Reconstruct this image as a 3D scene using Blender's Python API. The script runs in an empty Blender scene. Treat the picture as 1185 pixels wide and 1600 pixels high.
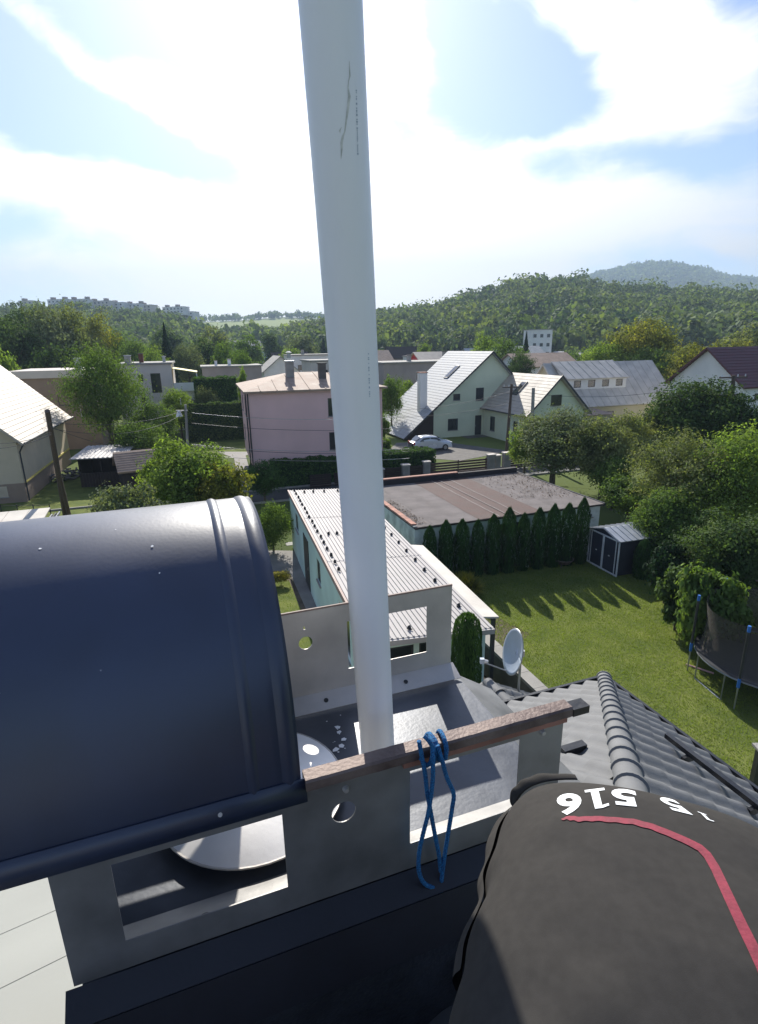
import bpy, bmesh, math, random
import numpy as np
from mathutils import Vector, Matrix, Quaternion
from mathutils.bvhtree import BVHTree
from mathutils.geometry import tessellate_polygon
rad = math.radians
random.seed(7); RNG = np.random.default_rng(7)
S = bpy.context.scene
COL = S.collection

# ------------------------------------------------------------------ camera, sky, sun, exposure
FOC = 870.0; TILT = rad(16.64); ROLL = rad(1.0); EYE = Vector((0, 0, 10.0))
FW = Vector((0, math.cos(TILT), -math.sin(TILT)))
_R0 = Vector((1, 0, 0)); _U0 = Vector((0, math.sin(TILT), math.cos(TILT)))
RT = math.cos(ROLL) * _R0 - math.sin(ROLL) * _U0
UP = math.sin(ROLL) * _R0 + math.cos(ROLL) * _U0
cam = bpy.data.cameras.new('camera'); cam_o = bpy.data.objects.new('camera', cam); COL.objects.link(cam_o)
cam.sensor_fit = 'HORIZONTAL'; cam.sensor_width = 36; cam.lens = 36 * FOC / 1185; cam.clip_start = .02; cam.clip_end = 9000
mw = Matrix((RT, UP, -FW)).transposed().to_4x4(); mw.translation = EYE; cam_o.matrix_world = mw
S.camera = cam_o
SUN_AZ, SUN_EL = rad(-8.0), rad(33.0)
SUND = Vector((math.sin(SUN_AZ) * math.cos(SUN_EL), math.cos(SUN_AZ) * math.cos(SUN_EL), math.sin(SUN_EL)))
sun = bpy.data.lights.new('sun', 'SUN'); sun_o = bpy.data.objects.new('sun', sun); COL.objects.link(sun_o)
sun.energy = 5.0; sun.angle = rad(.53); sun.color = (1, .95, .86)
sun_o.rotation_euler = (-SUND).to_track_quat('-Z', 'Y').to_euler()
S.view_settings.view_transform = 'Standard'; S.view_settings.look = 'None'
S.view_settings.exposure = 0.9; S.view_settings.gamma = 1; S.view_settings.use_curve_mapping = False
S.cycles.max_bounces = 6; S.cycles.transparent_max_bounces = 12
SKY_STRENGTH = .11; HAZE = 0.00032

def ray(x, y):
    return FW + (x - 592.5) / FOC * RT - (y - 800) / FOC * UP
def at(x, y, dist):           # the point seen in direction (x, y) of the view at a horizontal distance
    d = ray(x, y); return EYE + d * (dist / math.hypot(d.x, d.y))
def onz(x, y, z=0.0):
    d = ray(x, y); return EYE + d * ((z - EYE.z) / d.z)

# sky with cirrus
W = bpy.data.worlds.new('World'); S.world = W; W.use_nodes = True
nt = W.node_tree; nt.nodes.clear()
def wn(t, **k):
    n = nt.nodes.new(t)
    for a, b in k.items(): setattr(n, a, b)
    return n
def wl(a, b): nt.links.new(a, b)
def wmath(op, a, b=None, c=None):
    n = wn('ShaderNodeMath', operation=op)
    for i, v in enumerate((a, b, c)):
        if v is None: continue
        if isinstance(v, (int, float)): n.inputs[i].default_value = v
        else: wl(v, n.inputs[i])
    return n.outputs[0]
def wdot(vec, c):
    n = wn('ShaderNodeVectorMath', operation='DOT_PRODUCT'); wl(vec, n.inputs[0]); n.inputs[1].default_value = c; return n.outputs['Value']
tc = wn('ShaderNodeTexCoord'); D0 = tc.outputs['Generated']
sky = wn('ShaderNodeTexSky', sky_type='NISHITA', sun_disc=False, sun_elevation=SUN_EL, sun_rotation=SUN_AZ, altitude=300, air_density=1.0, dust_density=.8, ozone_density=1.5)
def wnoise(vec, scale, detail, rough=.5, rot=(0, 0, 0), sc=(1, 1, 1)):
    m_ = wn('ShaderNodeMapping'); m_.inputs['Rotation'].default_value = rot; m_.inputs['Scale'].default_value = sc; wl(vec, m_.inputs['Vector'])
    n_ = wn('ShaderNodeTexNoise'); n_.inputs['Scale'].default_value = scale; n_.inputs['Detail'].default_value = detail; n_.inputs['Roughness'].default_value = rough; wl(m_.outputs[0], n_.inputs['Vector']); return n_
def wwarp(vec, scale, amt, detail=4):
    n_ = wnoise(vec, scale, detail); a_ = wn('ShaderNodeVectorMath', operation='SUBTRACT'); wl(n_.outputs['Color'], a_.inputs[0]); a_.inputs[1].default_value = (.5, .5, .5)
    b_ = wn('ShaderNodeVectorMath', operation='SCALE'); wl(a_.outputs[0], b_.inputs[0]); b_.inputs['Scale'].default_value = amt
    c_ = wn('ShaderNodeVectorMath', operation='ADD'); wl(vec, c_.inputs[0]); wl(b_.outputs[0], c_.inputs[1]); return c_.outputs[0]
DW = wwarp(wwarp(D0, 2.2, .22), 9.0, .07)
n1_ = wnoise(wwarp(D0, 3.0, .25), 1.0, 12, .68, (0, rad(-28), 0), (1.6, 1.6, 13.0))      # long thin streaks
n2_ = wnoise(wwarp(D0, 3.0, .30), 3.4, 12, .62)                                            # broken fluff
total = wmath('MULTIPLY_ADD', n1_.outputs['Fac'], 2.8, wmath('MULTIPLY_ADD', n2_.outputs['Fac'], 2.6, -3.05))
# clear gaps (negative) and denser cloud banks (positive), each a soft oval patch of sky
for (px, py, a, b, rot, amp) in [
        (50, 170, 210, 66, 24, -2.0), (250, 235, 170, 36, 30, -1.6), (330, 60, 160, 40, 40, -1.5), (30, 385, 200, 36, 8, -1.4),
        (740, 120, 115, 100, 0, -1.45), (870, 160, 75, 80, -20, -1.0), (1100, 245, 150, 38, -8, -1.2), (800, 15, 60, 30, 0, -.6),
        (940, 420, 170, 34, 6, -1.0), (60, 470, 150, 22, 3, -.5), (1170, 250, 60, 50, 0, -.4),
        (200, 110, 360, 36, 27, 1.1), (60, 295, 260, 36, 8, 1.1), (300, 330, 260, 50, 8, .8), (1070, 140, 160, 66, 14, 1.4),
        (980, 25, 230, 34, 8, 1.5), (640, 60, 22, 110, -12, 1.0), (560, 350, 360, 130, 0, 1.3), (900, 320, 300, 44, -4, 1.0), (880, 225, 130, 18, -14, 1.1), (400, 425, 480, 62, 0, 1.3), (850, 395, 260, 30, -4, .6), (1140, 415, 60, 20, 0, .9)]:
    c = ray(px, py).normalized(); r = rad(rot)
    t1 = (RT * math.cos(r) - UP * math.sin(r)); t1 = (t1 - c * t1.dot(c)).normalized(); t2 = c.cross(t1)
    inv = FOC * ray(px, py).length
    u = wmath('MULTIPLY', wdot(DW, t1), inv / a * .9); v = wmath('MULTIPLY', wdot(DW, t2), inv / b * .9)
    q = wmath('ADD', wmath('MULTIPLY', u, u), wmath('MULTIPLY', v, v))
    g = wmath('EXPONENT', wmath('MULTIPLY', q, -1.0))
    front = wmath('GREATER_THAN', wdot(D0, c), 0.0)
    total = wmath('MULTIPLY_ADD', wmath('MULTIPLY', g, front), amp, total)
ramp = wn('ShaderNodeMapRange', interpolation_type='SMOOTHSTEP'); wl(total, ramp.inputs['Value']); ramp.inputs['From Min'].default_value = -.5; ramp.inputs['From Max'].default_value = 1.15; ramp.inputs['To Min'].default_value = .05
sd = wmath('MAXIMUM', wdot(D0, SUND), 0.0)
glow = wmath('ADD', wmath('MULTIPLY', wmath('POWER', sd, 3.4), 9.0), wmath('MULTIPLY', wmath('POWER', sd, 60.0), 10.0))
cb = wmath('ADD', glow, 2.6)
ccol = wn('ShaderNodeVectorMath', operation='SCALE'); ccol.inputs[0].default_value = (1.0, .985, .965); wl(cb, ccol.inputs['Scale'])
skym = wn('ShaderNodeVectorMath', operation='MULTIPLY'); wl(sky.outputs[0], skym.inputs[0]); skym.inputs[1].default_value = (.60, .67, .84)
mix = wn('ShaderNodeMix', data_type='RGBA'); wl(ramp.outputs[0], mix.inputs['Factor']); wl(skym.outputs[0], mix.inputs['A']); wl(ccol.outputs[0], mix.inputs['B'])
bg = wn('ShaderNodeBackground'); bg.inputs['Strength'].default_value = SKY_STRENGTH; wl(mix.outputs['Result'], bg.inputs['Color'])
out = wn('ShaderNodeOutputWorld'); wl(bg.outputs[0], out.inputs['Surface'])
W.cycles.sampling_method = 'MANUAL'; W.cycles.sample_map_resolution = 512

# ------------------------------------------------------------------ materials
def mat(name, col, rough=.8, metal=0.0, var=.2, scale=2.0, bump=.15, bscale=25.0, col2=None, spec=.5, coat=0.0, stretch=None, trans=0.0, island=0.0, objvar=0.0, thr=None):
    m = bpy.data.materials.new(name); m.use_nodes = True; t = m.node_tree; b = t.nodes['Principled BSDF']
    L = t.links.new; N = t.nodes.new
    tcn = N('ShaderNodeTexCoord'); vec = tcn.outputs['Object']
    if stretch:
        mpn = N('ShaderNodeMapping'); mpn.inputs['Scale'].default_value = stretch; L(vec, mpn.inputs['Vector']); vec = mpn.outputs[0]
    n = N('ShaderNodeTexNoise'); n.inputs['Scale'].default_value = scale; n.inputs['Detail'].default_value = 6; L(vec, n.inputs['Vector'])
    c1 = Vector(col); c2 = Vector(col2) if col2 else c1 * (1 - var)
    c0 = c1 * (1 + var * .6) if not col2 else c1
    r = N('ShaderNodeValToRGB'); lo, hi = thr or (.32, .68)
    r.color_ramp.elements[0].position = lo; r.color_ramp.elements[0].color = (*c2, 1)
    r.color_ramp.elements[1].position = hi; r.color_ramp.elements[1].color = (*c0, 1); L(n.outputs['Fac'], r.inputs['Fac'])
    colout = r.outputs['Color']
    if island or objvar:
        if island:
            g = N('ShaderNodeNewGeometry'); src = g.outputs['Random Per Island']; amt = island
        else:
            g = N('ShaderNodeObjectInfo'); src = g.outputs['Random']; amt = objvar
        mr = N('ShaderNodeMapRange'); L(src, mr.inputs['Value']); mr.inputs['To Min'].default_value = 1 - amt; mr.inputs['To Max'].default_value = 1 + amt
        sc = N('ShaderNodeVectorMath'); sc.operation = 'SCALE'; L(colout, sc.inputs[0]); L(mr.outputs[0], sc.inputs['Scale']); colout = sc.outputs[0]
    L(colout, b.inputs['Base Color'])
    b.inputs['Roughness'].default_value = rough; b.inputs['Metallic'].default_value = metal
    b.inputs['Specular IOR Level'].default_value = spec; b.inputs['Coat Weight'].default_value = coat
    b.inputs['Coat Roughness'].default_value = .45 if coat < .5 else .05
    rr = N('ShaderNodeMapRange'); L(n.outputs['Fac'], rr.inputs['Value']); rr.inputs['To Min'].default_value = max(.02, rough - .12); rr.inputs['To Max'].default_value = min(1, rough + .12); L(rr.outputs[0], b.inputs['Roughness'])
    if bump:
        n2 = N('ShaderNodeTexNoise'); n2.inputs['Scale'].default_value = bscale; n2.inputs['Detail'].default_value = 4; L(vec, n2.inputs['Vector'])
        bp = N('ShaderNodeBump'); bp.inputs['Strength'].default_value = bump; bp.inputs['Distance'].default_value = .02; L(n2.outputs['Fac'], bp.inputs['Height']); L(bp.outputs[0], b.inputs['Normal'])
    if trans:
        o = t.nodes['Material Output']; tr = N('ShaderNodeBsdfTranslucent'); mx = N('ShaderNodeMixShader'); mx.inputs[0].default_value = trans
        vm = N('ShaderNodeVectorMath'); vm.operation = 'MULTIPLY'; L(colout, vm.inputs[0]); vm.inputs[1].default_value = (1.5, 1.6, .6); L(vm.outputs[0], tr.inputs['Color'])
        L(b.outputs[0], mx.inputs[1]); L(tr.outputs[0], mx.inputs[2]); L(mx.outputs[0], o.inputs['Surface'])
    return m
def leafmat(name, col, col2=None, trans=.38, scale=.9):
    return mat(name, col, rough=.85, var=.45, scale=scale, bump=0, col2=col2, trans=trans, island=.16 if name == 'grass_blade' else .38, spec=.12)
M = {}
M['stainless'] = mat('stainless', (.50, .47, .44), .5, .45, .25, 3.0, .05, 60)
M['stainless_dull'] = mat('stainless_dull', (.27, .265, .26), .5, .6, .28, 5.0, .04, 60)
M['lid_steel'] = mat('lid_steel', (.80, .78, .76), .45, .25, .12, 4.0, .03, 40)
M['anthracite'] = mat('anthracite', (.018, .028, .062), .42, 0.0, .35, 2.2, .02, 90, spec=.75, coat=.0)
M['dark_flashing'] = mat('dark_flashing', (.012, .013, .02), .55, 0, .25, 5, .05, 50)
M['flashing'] = mat('flashing', (.060, .068, .085), .40, .2, .28, 5.0, .04, 50)
M['rust'] = mat('rust', (.19, .14, .12), .6, .2, .5, 9.0, .18, 90, col2=(.095, .062, .055), thr=(.38,.62))
M['black_plastic'] = mat('black_plastic', (.012, .012, .014), .4, 0, .2)
M['pipe'] = mat('pipe', (.84, .83, .86), .4, 0, .05, 1.2, .02, 30)
M['rope'] = mat('rope', (.03, .26, .58), .8, 0, .45, 260, .8, 420, col2=(.008, .09, .28), thr=(.42, .56))
M['shirt'] = mat('shirt', (.042, .039, .036), .97, 0, .14, 60, .06, 900, spec=.15)
M['shirt_print'] = mat('shirt_print', (.78, .80, .80), .7, 0, .08, 60, .1, 200)
M['shirt_red'] = mat('shirt_red', (.24, .03, .05), .8, 0, .25, 60, .1, 200)
M['trouser'] = mat('trouser', (.02, .022, .03), .9)
M['skin'] = mat('skin', (.48, .29, .21), .55, 0, .1)
M['hair'] = mat('hair', (.03, .02, .015), .7, 0, .4, 60, .6, 200)
M['tile'] = mat('tile', (.145, .147, .15), .68, 0, .16, 5, .12, 60, objvar=.06, spec=.3)
M['dark_trim'] = mat('dark_trim', (.025, .027, .032), .4, .2)
M['pale_sheet'] = mat('pale_sheet', (.25, .255, .235), .8, 0, .10, .8, .05, 20)
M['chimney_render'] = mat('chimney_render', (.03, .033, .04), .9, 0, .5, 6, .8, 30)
M['render_cream'] = mat('render_cream', (.56, .47, .34), .9, 0, .12, .6, .1)
M['render_brown'] = mat('render_brown', (.30, .22, .165), .9, 0, .15, .6, .1)
M['render_pink'] = mat('render_pink', (.70, .46, .44), .9, 0, .10, .4, .1)
M['render_green'] = mat('render_green', (.62, .66, .48), .9, 0, .10, .4, .1)
M['render_mint'] = mat('render_mint', (.52, .66, .60), .9, 0, .14, .6, .1)
M['render_white'] = mat('render_white', (.74, .72, .68), .9, 0, .10, .5, .1)
M['render_grey'] = mat('render_grey', (.36, .30, .27), .9, 0, .12, .5, .1)
M['render_ivory'] = mat('render_ivory', (.60, .54, .48), .9, 0, .08, .5, .1)
M['render_yellow'] = mat('render_yellow', (.48, .43, .29), .9, 0, .10, .5, .1)
M['garage_render'] = mat('garage_render', (.52, .56, .54), .9, 0, .45, 1.1, .2, 20, thr=(.30, .55))
M['dark_wood'] = mat('dark_wood', (.035, .022, .018), .8, 0, .3, 3, .3, 20, stretch=(6, 6, .6))
M['brown_wood'] = mat('brown_wood', (.10, .06, .045), .8, 0, .3, 3, .3, 20, stretch=(.6, 6, 6))
M['grey_wood'] = mat('grey_wood', (.17, .15, .135), .85, 0, .3, 3, .3, 20, stretch=(5, 5, .5))
M['glass'] = mat('glass', (.025, .03, .035), .08, 0, .3, .7, 0, spec=.8)
M['frame_white'] = mat('frame_white', (.72, .72, .70), .5, 0, .05)
M['frame_brown'] = mat('frame_brown', (.06, .04, .03), .6)
M['frame_dark'] = mat('frame_dark', (.03, .032, .036), .5)
M['roof_slate_light'] = mat('roof_slate_light', (.36, .37, .38), .7, 0, .22, 2.5, .25, 9, spec=.3)
M['roof_brown'] = mat('roof_brown', (.34, .24, .18), .8, 0, .25, 1.5, .2, 9)
M['roof_metal'] = mat('roof_metal', (.54, .50, .44), .75, .1, .18, 1.0, .05, 9)
M['roof_dark_red'] = mat('roof_dark_red', (.10, .028, .032), .6, 0, .2, 2, .2)
M['roof_cream'] = mat('roof_cream', (.44, .38, .31), .62, 0, .14, 1.2, .15, 12, spec=.35)
M['roof_light'] = mat('roof_light', (.40, .375, .36), .68, 0, .13, 1.0, .05, 9, spec=.3)
M['bitumen'] = mat('bitumen', (.175, .155, .148), .95, 0, .25, 1.3, .5, 40, spec=.15)
M['bitumen_brown'] = mat('bitumen_brown', (.090, .052, .044), .9, 0, .25, 2, .5, 40)
M['bitumen_dark'] = mat('bitumen_dark', (.028, .024, .026), .9)
M['seam'] = mat('seam', (.22, .18, .17), .8, 0, .3, 4)
M['coping_brick'] = mat('coping_brick', (.36, .17, .12), .85, 0, .3, 5, .3, 30, objvar=.2)
M['warm_edge'] = mat('warm_edge', (.24, .17, .14), .7)
M['trim_pink'] = mat('trim_pink', (.36, .25, .21), .7)
M['concrete'] = mat('concrete', (.30, .285, .26), .9, 0, .25, 1.5, .3, 30)
M['concrete_dark'] = mat('concrete_dark', (.12, .11, .10), .95, 0, .35, 1.5, .3, 30)
M['paving'] = mat('paving', (.22, .205, .19), .9, 0, .25, 1.2, .3, 14)
M['asphalt'] = mat('asphalt', (.055, .054, .055), .9, 0, .2, 1.2, .3, 40)
M['soil'] = mat('soil', (.10, .075, .05), .95, 0, .45, 2, .6, 14)
M['brick_red'] = mat('brick_red', (.16, .06, .045), .9, 0, .3, 4, .4, 20, objvar=.2)
M['shed_metal'] = mat('shed_metal', (.055, .06, .085), .45, .3, .15, 2)
M['shed_roof'] = mat('shed_roof', (.40, .42, .45), .4, .3, .12, 2)
M['white_paint'] = mat('white_paint', (.72, .72, .72), .45)
M['car_paint'] = mat('car_paint', (.55, .58, .62), .25, .2, .04, 1, 0, coat=.6)
M['tyre'] = mat('tyre', (.02, .02, .02), .9)
M['red_paint'] = mat('red_paint', (.50, .03, .04), .6)
M['blue_foam'] = mat('blue_foam', (.02, .14, .45), .6)
M['dish'] = mat('dish', (.36, .42, .50), .45, .1, .08, 3, 0)
M['galvanised'] = mat('galvanised', (.36, .37, .38), .4, .7, .15)
M['wire'] = mat('wire', (.05, .05, .055), .5)
M['wire_bright'] = mat('wire_bright', (.42, .40, .40), .4, .3)
M['pole_wood'] = mat('pole_wood', (.10, .072, .058), .9, 0, .35, 4, .4, 20, stretch=(6, 6, .5))
M['bark'] = mat('bark', (.10, .075, .055), .95, 0, .4, 6, .7, 20, stretch=(1, 1, .3))
M['yellow_paint'] = mat('yellow_paint', (.60, .50, .12), .7)
M['dark_stain'] = mat('dark_stain', (.60, .59, .57), .7, 0, .3, 60)
M['print_ink'] = mat('print_ink', (.42, .46, .56), .7)
# leaves
M['leaf_dark'] = leafmat('leaf_dark', (0.091, 0.137, 0.047), (0.034, 0.065, 0.023), .30)
M['leaf_mid'] = leafmat('leaf_mid', (0.150, 0.215, 0.055), (0.058, 0.107, 0.029), .38)
M['leaf_light'] = leafmat('leaf_light', (0.215, 0.280, 0.065), (0.091, 0.150, 0.036), .42)
M['leaf_yellow'] = leafmat('leaf_yellow', (.24, .22, .045), (.085, .115, .025), .42)
M['leaf_olive'] = leafmat('leaf_olive', (0.240, 0.254, 0.111), (0.091, 0.120, 0.047), .34)
M['leaf_grey'] = leafmat('leaf_grey', (0.215, 0.240, 0.137), (0.072, 0.101, 0.049), .28)
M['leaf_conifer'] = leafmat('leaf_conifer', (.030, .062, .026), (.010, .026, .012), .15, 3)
M['leaf_thuja'] = leafmat('leaf_thuja', (.045, .100, .028), (.018, .048, .014), .15, 3)
M['leaf_hedge'] = leafmat('leaf_hedge', (0.078, 0.150, 0.039), (0.029, 0.065, 0.021), .28, 3)
M['leaf_gold'] = leafmat('leaf_gold', (.30, .26, .05), (.12, .13, .03), .35, 3)
M['grass_blade'] = leafmat('grass_blade', (.19, .235, .060), (.125, .165, .040), .45, .6)
M['forest'] = leafmat('forest', (0.182, 0.215, 0.078), (0.052, 0.094, 0.044), .30, .03)
M['forest_left'] = leafmat('forest_left', (0.169, 0.208, 0.072), (0.058, 0.098, 0.042), .35, .03)

# ------------------------------------------------------------------ mesh helpers
def props(o, label=None, cat=None, group=None, kind=None):
    if label: o['label'] = label
    if cat: o['category'] = cat
    if group: o['group'] = group
    if kind: o['kind'] = kind
    return o
def thing(name, label, cat, loc=(0, 0, 0), rotz=0.0, group=None):
    o = bpy.data.objects.new(name, None); COL.objects.link(o); o.location = loc; o.rotation_euler = (0, 0, rotz); o.empty_display_size = .2
    return props(o, label, cat, group)
class MB:
    def __init__(s): s.v = []; s.f = []; s.m = []
    def add(s, vs, fs, mi=0):
        n = len(s.v); s.v += [tuple(p) for p in vs]; s.f += [tuple(i + n for i in f) for f in fs]; s.m += [mi] * len(fs); return s
    def box(s, x0, x1, y0, y1, z0, z1, mi=0, mtx=None):
        vs = [Vector((x, y, z)) for z in (z0, z1) for y in (y0, y1) for x in (x0, x1)]
        if mtx: vs = [mtx @ v for v in vs]
        return s.add(vs, [(0, 2, 3, 1), (4, 5, 7, 6), (0, 1, 5, 4), (2, 6, 7, 3), (0, 4, 6, 2), (1, 3, 7, 5)], mi)
    def hexa(s, b4, t4, mi=0):
        return s.add(list(b4) + list(t4), [(3, 2, 1, 0), (4, 5, 6, 7), (0, 1, 5, 4), (1, 2, 6, 5), (2, 3, 7, 6), (3, 0, 4, 7)], mi)
    def slab(s, quad, t, mi=0):      # a thick panel: quad is its top face, t its thickness along the normal
        q = [Vector(p) for p in quad]; n = (q[1] - q[0]).cross(q[-1] - q[0]).normalized()
        k = len(q); lo = [p - n * t for p in q]
        fs = [tuple(range(k)), tuple(range(2 * k - 1, k - 1, -1))] + [(i, i + k, (i + 1) % k + k, (i + 1) % k) for i in range(k)]
        return s.add(q + lo, fs, mi)
    def tube(s, pts, r, n=8, mi=0, caps=True):
        pts = [Vector(p) for p in pts]; rs = r if isinstance(r, (list, tuple)) else [r] * len(pts)
        vs = []; up = None
        for i, p in enumerate(pts):
            d = (pts[min(i + 1, len(pts) - 1)] - pts[max(i - 1, 0)]).normalized()
            if up is None: up = d.orthogonal().normalized()
            else: up = (up - d * up.dot(d)).normalized()
            sd_ = d.cross(up)
            for k in range(n):
                a = 2 * math.pi * k / n; vs.append(p + (up * math.cos(a) + sd_ * math.sin(a)) * rs[i])
        fs = [(i * n + k, i * n + (k + 1) % n, (i + 1) * n + (k + 1) % n, (i + 1) * n + k) for i in range(len(pts) - 1) for k in range(n)]
        if caps: fs += [tuple(range(n - 1, -1, -1)), tuple((len(pts) - 1) * n + k for k in range(n))]
        return s.add(vs, fs, mi)
    def grid(s, fn, nu, nv, mi=0):
        vs = [fn(i / nu, j / nv) for j in range(nv + 1) for i in range(nu + 1)]
        fs = [(j * (nu + 1) + i, j * (nu + 1) + i + 1, (j + 1) * (nu + 1) + i + 1, (j + 1) * (nu + 1) + i) for j in range(nv) for i in range(nu)]
        return s.add(vs, fs, mi)
    def facade(s, outline, holes, t, mi=0, mtx=None):   # wall in the x-z plane, thickness t towards +y, real openings
        loops = [[Vector((p[0], p[1], 0)) for p in outline]]
        for h in holes:
            if len(h) == 4 and not hasattr(h[0], '__len__'):
                x0, x1, z0, z1 = h; h = [(x0, z0), (x1, z0), (x1, z1), (x0, z1)]
            loops.append([Vector((p[0], p[1], 0)) for p in h])
        tris = tessellate_polygon(loops); flat = [p for l in loops for p in l]; n = len(flat)
        vs = [Vector((p.x, 0, p.y)) for p in flat] + [Vector((p.x, t, p.y)) for p in flat]
        fs = []
        for a, b, c in tris:
            A, B, C2 = flat[a], flat[b], flat[c]
            if (B - A).cross(C2 - A).z < 0: b, c = c, b
            fs += [(a, b, c), (a + n, c + n, b + n)]
        k = 0
        for l in loops:
            m_ = len(l)
            for i in range(m_):
                a, b = k + i, k + (i + 1) % m_; fs.append((a, a + n, b + n, b))
            k += m_
        if mtx: vs = [mtx @ v for v in vs]
        return s.add(vs, fs, mi)
    def mesh(s, name, mats, smooth=0.0):
        me = bpy.data.meshes.new(name); me.from_pydata(s.v, [], s.f)
        for m in (mats if isinstance(mats, (list, tuple)) else [mats]): me.materials.append(M[m] if isinstance(m, str) else m)
        if any(s.m): me.polygons.foreach_set('material_index', s.m)
        if smooth:
            me.polygons.foreach_set('use_smooth', [True] * len(s.f)); me.set_sharp_from_angle(angle=rad(smooth))
        me.update(); return me
    def build(s, name, mats, parent=None, smooth=0.0, label=None, kind=None, loc=None):
        o = bpy.data.objects.new(name, s.mesh(name, mats, smooth)); COL.objects.link(o); o.parent = parent
        if loc: o.location = loc
        if label: o['label'] = label
        if kind: o['kind'] = kind
        return o
def inst(name, me, parent=None, loc=(0, 0, 0), rot=None, scale=None, mtx=None):
    o = bpy.data.objects.new(name, me); COL.objects.link(o); o.parent = parent
    if mtx is not None: o.matrix_basis = mtx
    else:
        o.location = loc
        if rot: o.rotation_euler = rot
        if scale: o.scale = scale
    return o
def copy_tree(o, parent=None):
    c = o.copy(); COL.objects.link(c); c.parent = parent
    for ch in list(o.children): copy_tree(ch, c)
    return c
def fmesh(name, V, Q, m, mats=None, smooth=False):      # numpy quads -> mesh
    me = bpy.data.meshes.new(name); nq = len(Q)
    me.vertices.add(len(V)); me.vertices.foreach_set('co', np.ascontiguousarray(V, dtype=np.float32).ravel())
    me.loops.add(nq * 4); me.loops.foreach_set('vertex_index', np.ascontiguousarray(Q, dtype=np.int32).ravel())
    me.polygons.add(nq); me.polygons.foreach_set('loop_start', np.arange(0, nq * 4, 4, dtype=np.int32)); me.polygons.foreach_set('loop_total', np.full(nq, 4, dtype=np.int32))
    me.materials.append(M[m] if isinstance(m, str) else m)
    me.update(calc_edges=True); me.validate(); return me
def rotm(deg): return Matrix.Rotation(rad(deg), 4, 'Z')
def circ(cx, cz, r, n=28): return [(cx + r * math.cos(2 * math.pi * k / n), cz + r * math.sin(2 * math.pi * k / n)) for k in range(n)]

# ------------------------------------------------------------------ terrain
HPOS = EYE.z
def prof(pts):
    a = []
    for x, y in pts:
        d = ray(x, y); a.append((math.degrees(math.atan2(d.x, d.y)), d.z / math.hypot(d.x, d.y)))
    a.sort(); return np.array([p[0] for p in a]), np.array([p[1] for p in a])
# each ridge: crest profile, distance of its foot and crest; tree height to take off
RIDGES = [
    (prof([(-500, 560), (480, 530), (560, 514), (600, 512), (640, 505), (690, 497), (740, 482), (800, 465), (850, 457), (910, 459), (960, 467), (1010, 471), (1100, 475), (1185, 477), (1400, 475), (2200, 560)]), 250, 560, 'right'),
    (prof([(-900, 560), (880, 530), (890, 450), (915, 441), (960, 431), (1010, 422), (1050, 422), (1090, 429), (1140, 443), (1185, 447), (1400, 460), (2400, 560)]), 1300, 2700, 'far'),
    (prof([(-900, 540), (-300, 500), (0, 482), (100, 477), (200, 486), (260, 492), (300, 505), (330, 522), (380, 540), (450, 560), (2400, 560)]), 260, 620, 'left'),
    (prof([(-900, 560), (150, 540), (250, 512), (320, 502), (380, 500), (440, 496), (500, 498), (560, 506), (640, 530), (2400, 560)]), 550, 1400, 'field'),
]
def height(x, y):
    x = np.asarray(x, float); y = np.asarray(y, float)
    r = np.hypot(x, y) + 1e-6; az = np.degrees(np.arctan2(x, y)); h = np.zeros_like(r)
    for (pa, pe), foot, crest, nm in RIDGES:
        e = np.interp(az, pa, pe, left=-.03, right=-.03); top = np.maximum(HPOS + crest * e, 0)
        t = np.clip((r - foot) / (crest - foot), 0, 1); s_ = t * t * (3 - 2 * t) if nm == 'far' else t ** 1.15
        dn = np.clip((r - crest) / (crest * 1.2), 0, 1)
        h = np.maximum(h, top * s_ * (1 - .8 * dn))
    bump = 1.5 * np.sin(x * .013 + 1) * np.sin(y * .017) * np.clip((r - 250) / 300, 0, 1)
    return h + bump * np.clip(h / 10, 0, 1)
def hz(x, y): return float(height(x, y))
azs = np.radians(np.concatenate([np.arange(-44, 44, .5), np.arange(44, 316, 4)])); rs = np.concatenate([[0.5, 20, 60, 110, 160, 200], np.geomspace(230, 6500, 90)])
A, R_ = np.meshgrid(azs, rs); X = R_ * np.sin(A); Y = R_ * np.cos(A); Z = height(X, Y)
na = len(azs); V = np.stack([X, Y, Z], -1).reshape(-1, 3)
Q = []
idx = np.arange(len(rs) * na).reshape(len(rs), na); nx = np.roll(idx, -1, 1)
Q = np.stack([idx[:-1], idx[1:], nx[1:], nx[:-1]], -1).reshape(-1, 4)[:, ::-1]
gm = bpy.data.materials.new('land'); gm.use_nodes = True; t = gm.node_tree; b = t.nodes['Principled BSDF']; b.inputs['Roughness'].default_value = 1; b.inputs['Specular IOR Level'].default_value = .1
tcn = t.nodes.new('ShaderNodeTexCoord'); n1 = t.nodes.new('ShaderNodeTexNoise'); n1.inputs['Scale'].default_value = .012; n1.inputs['Detail'].default_value = 8; n1.inputs['Roughness'].default_value = .6; t.links.new(tcn.outputs['Object'], n1.inputs['Vector'])
r1 = t.nodes.new('ShaderNodeValToRGB'); cr = r1.color_ramp; cr.elements[0].position = .36; cr.elements[0].color = (.045, .065, .022, 1); cr.elements[1].position = .62; cr.elements[1].color = (.17, .20, .055, 1)
e = cr.elements.new(.5); e.color = (.105, .135, .038, 1); t.links.new(n1.outputs['Fac'], r1.inputs['Fac']); t.links.new(r1.outputs[0], b.inputs['Base Color'])
terr = bpy.data.objects.new('ground', fmesh('ground', V, Q, gm)); COL.objects.link(terr); props(terr, kind='structure')
terr.data.polygons.foreach_set('use_smooth', [True] * len(terr.data.polygons))

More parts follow.
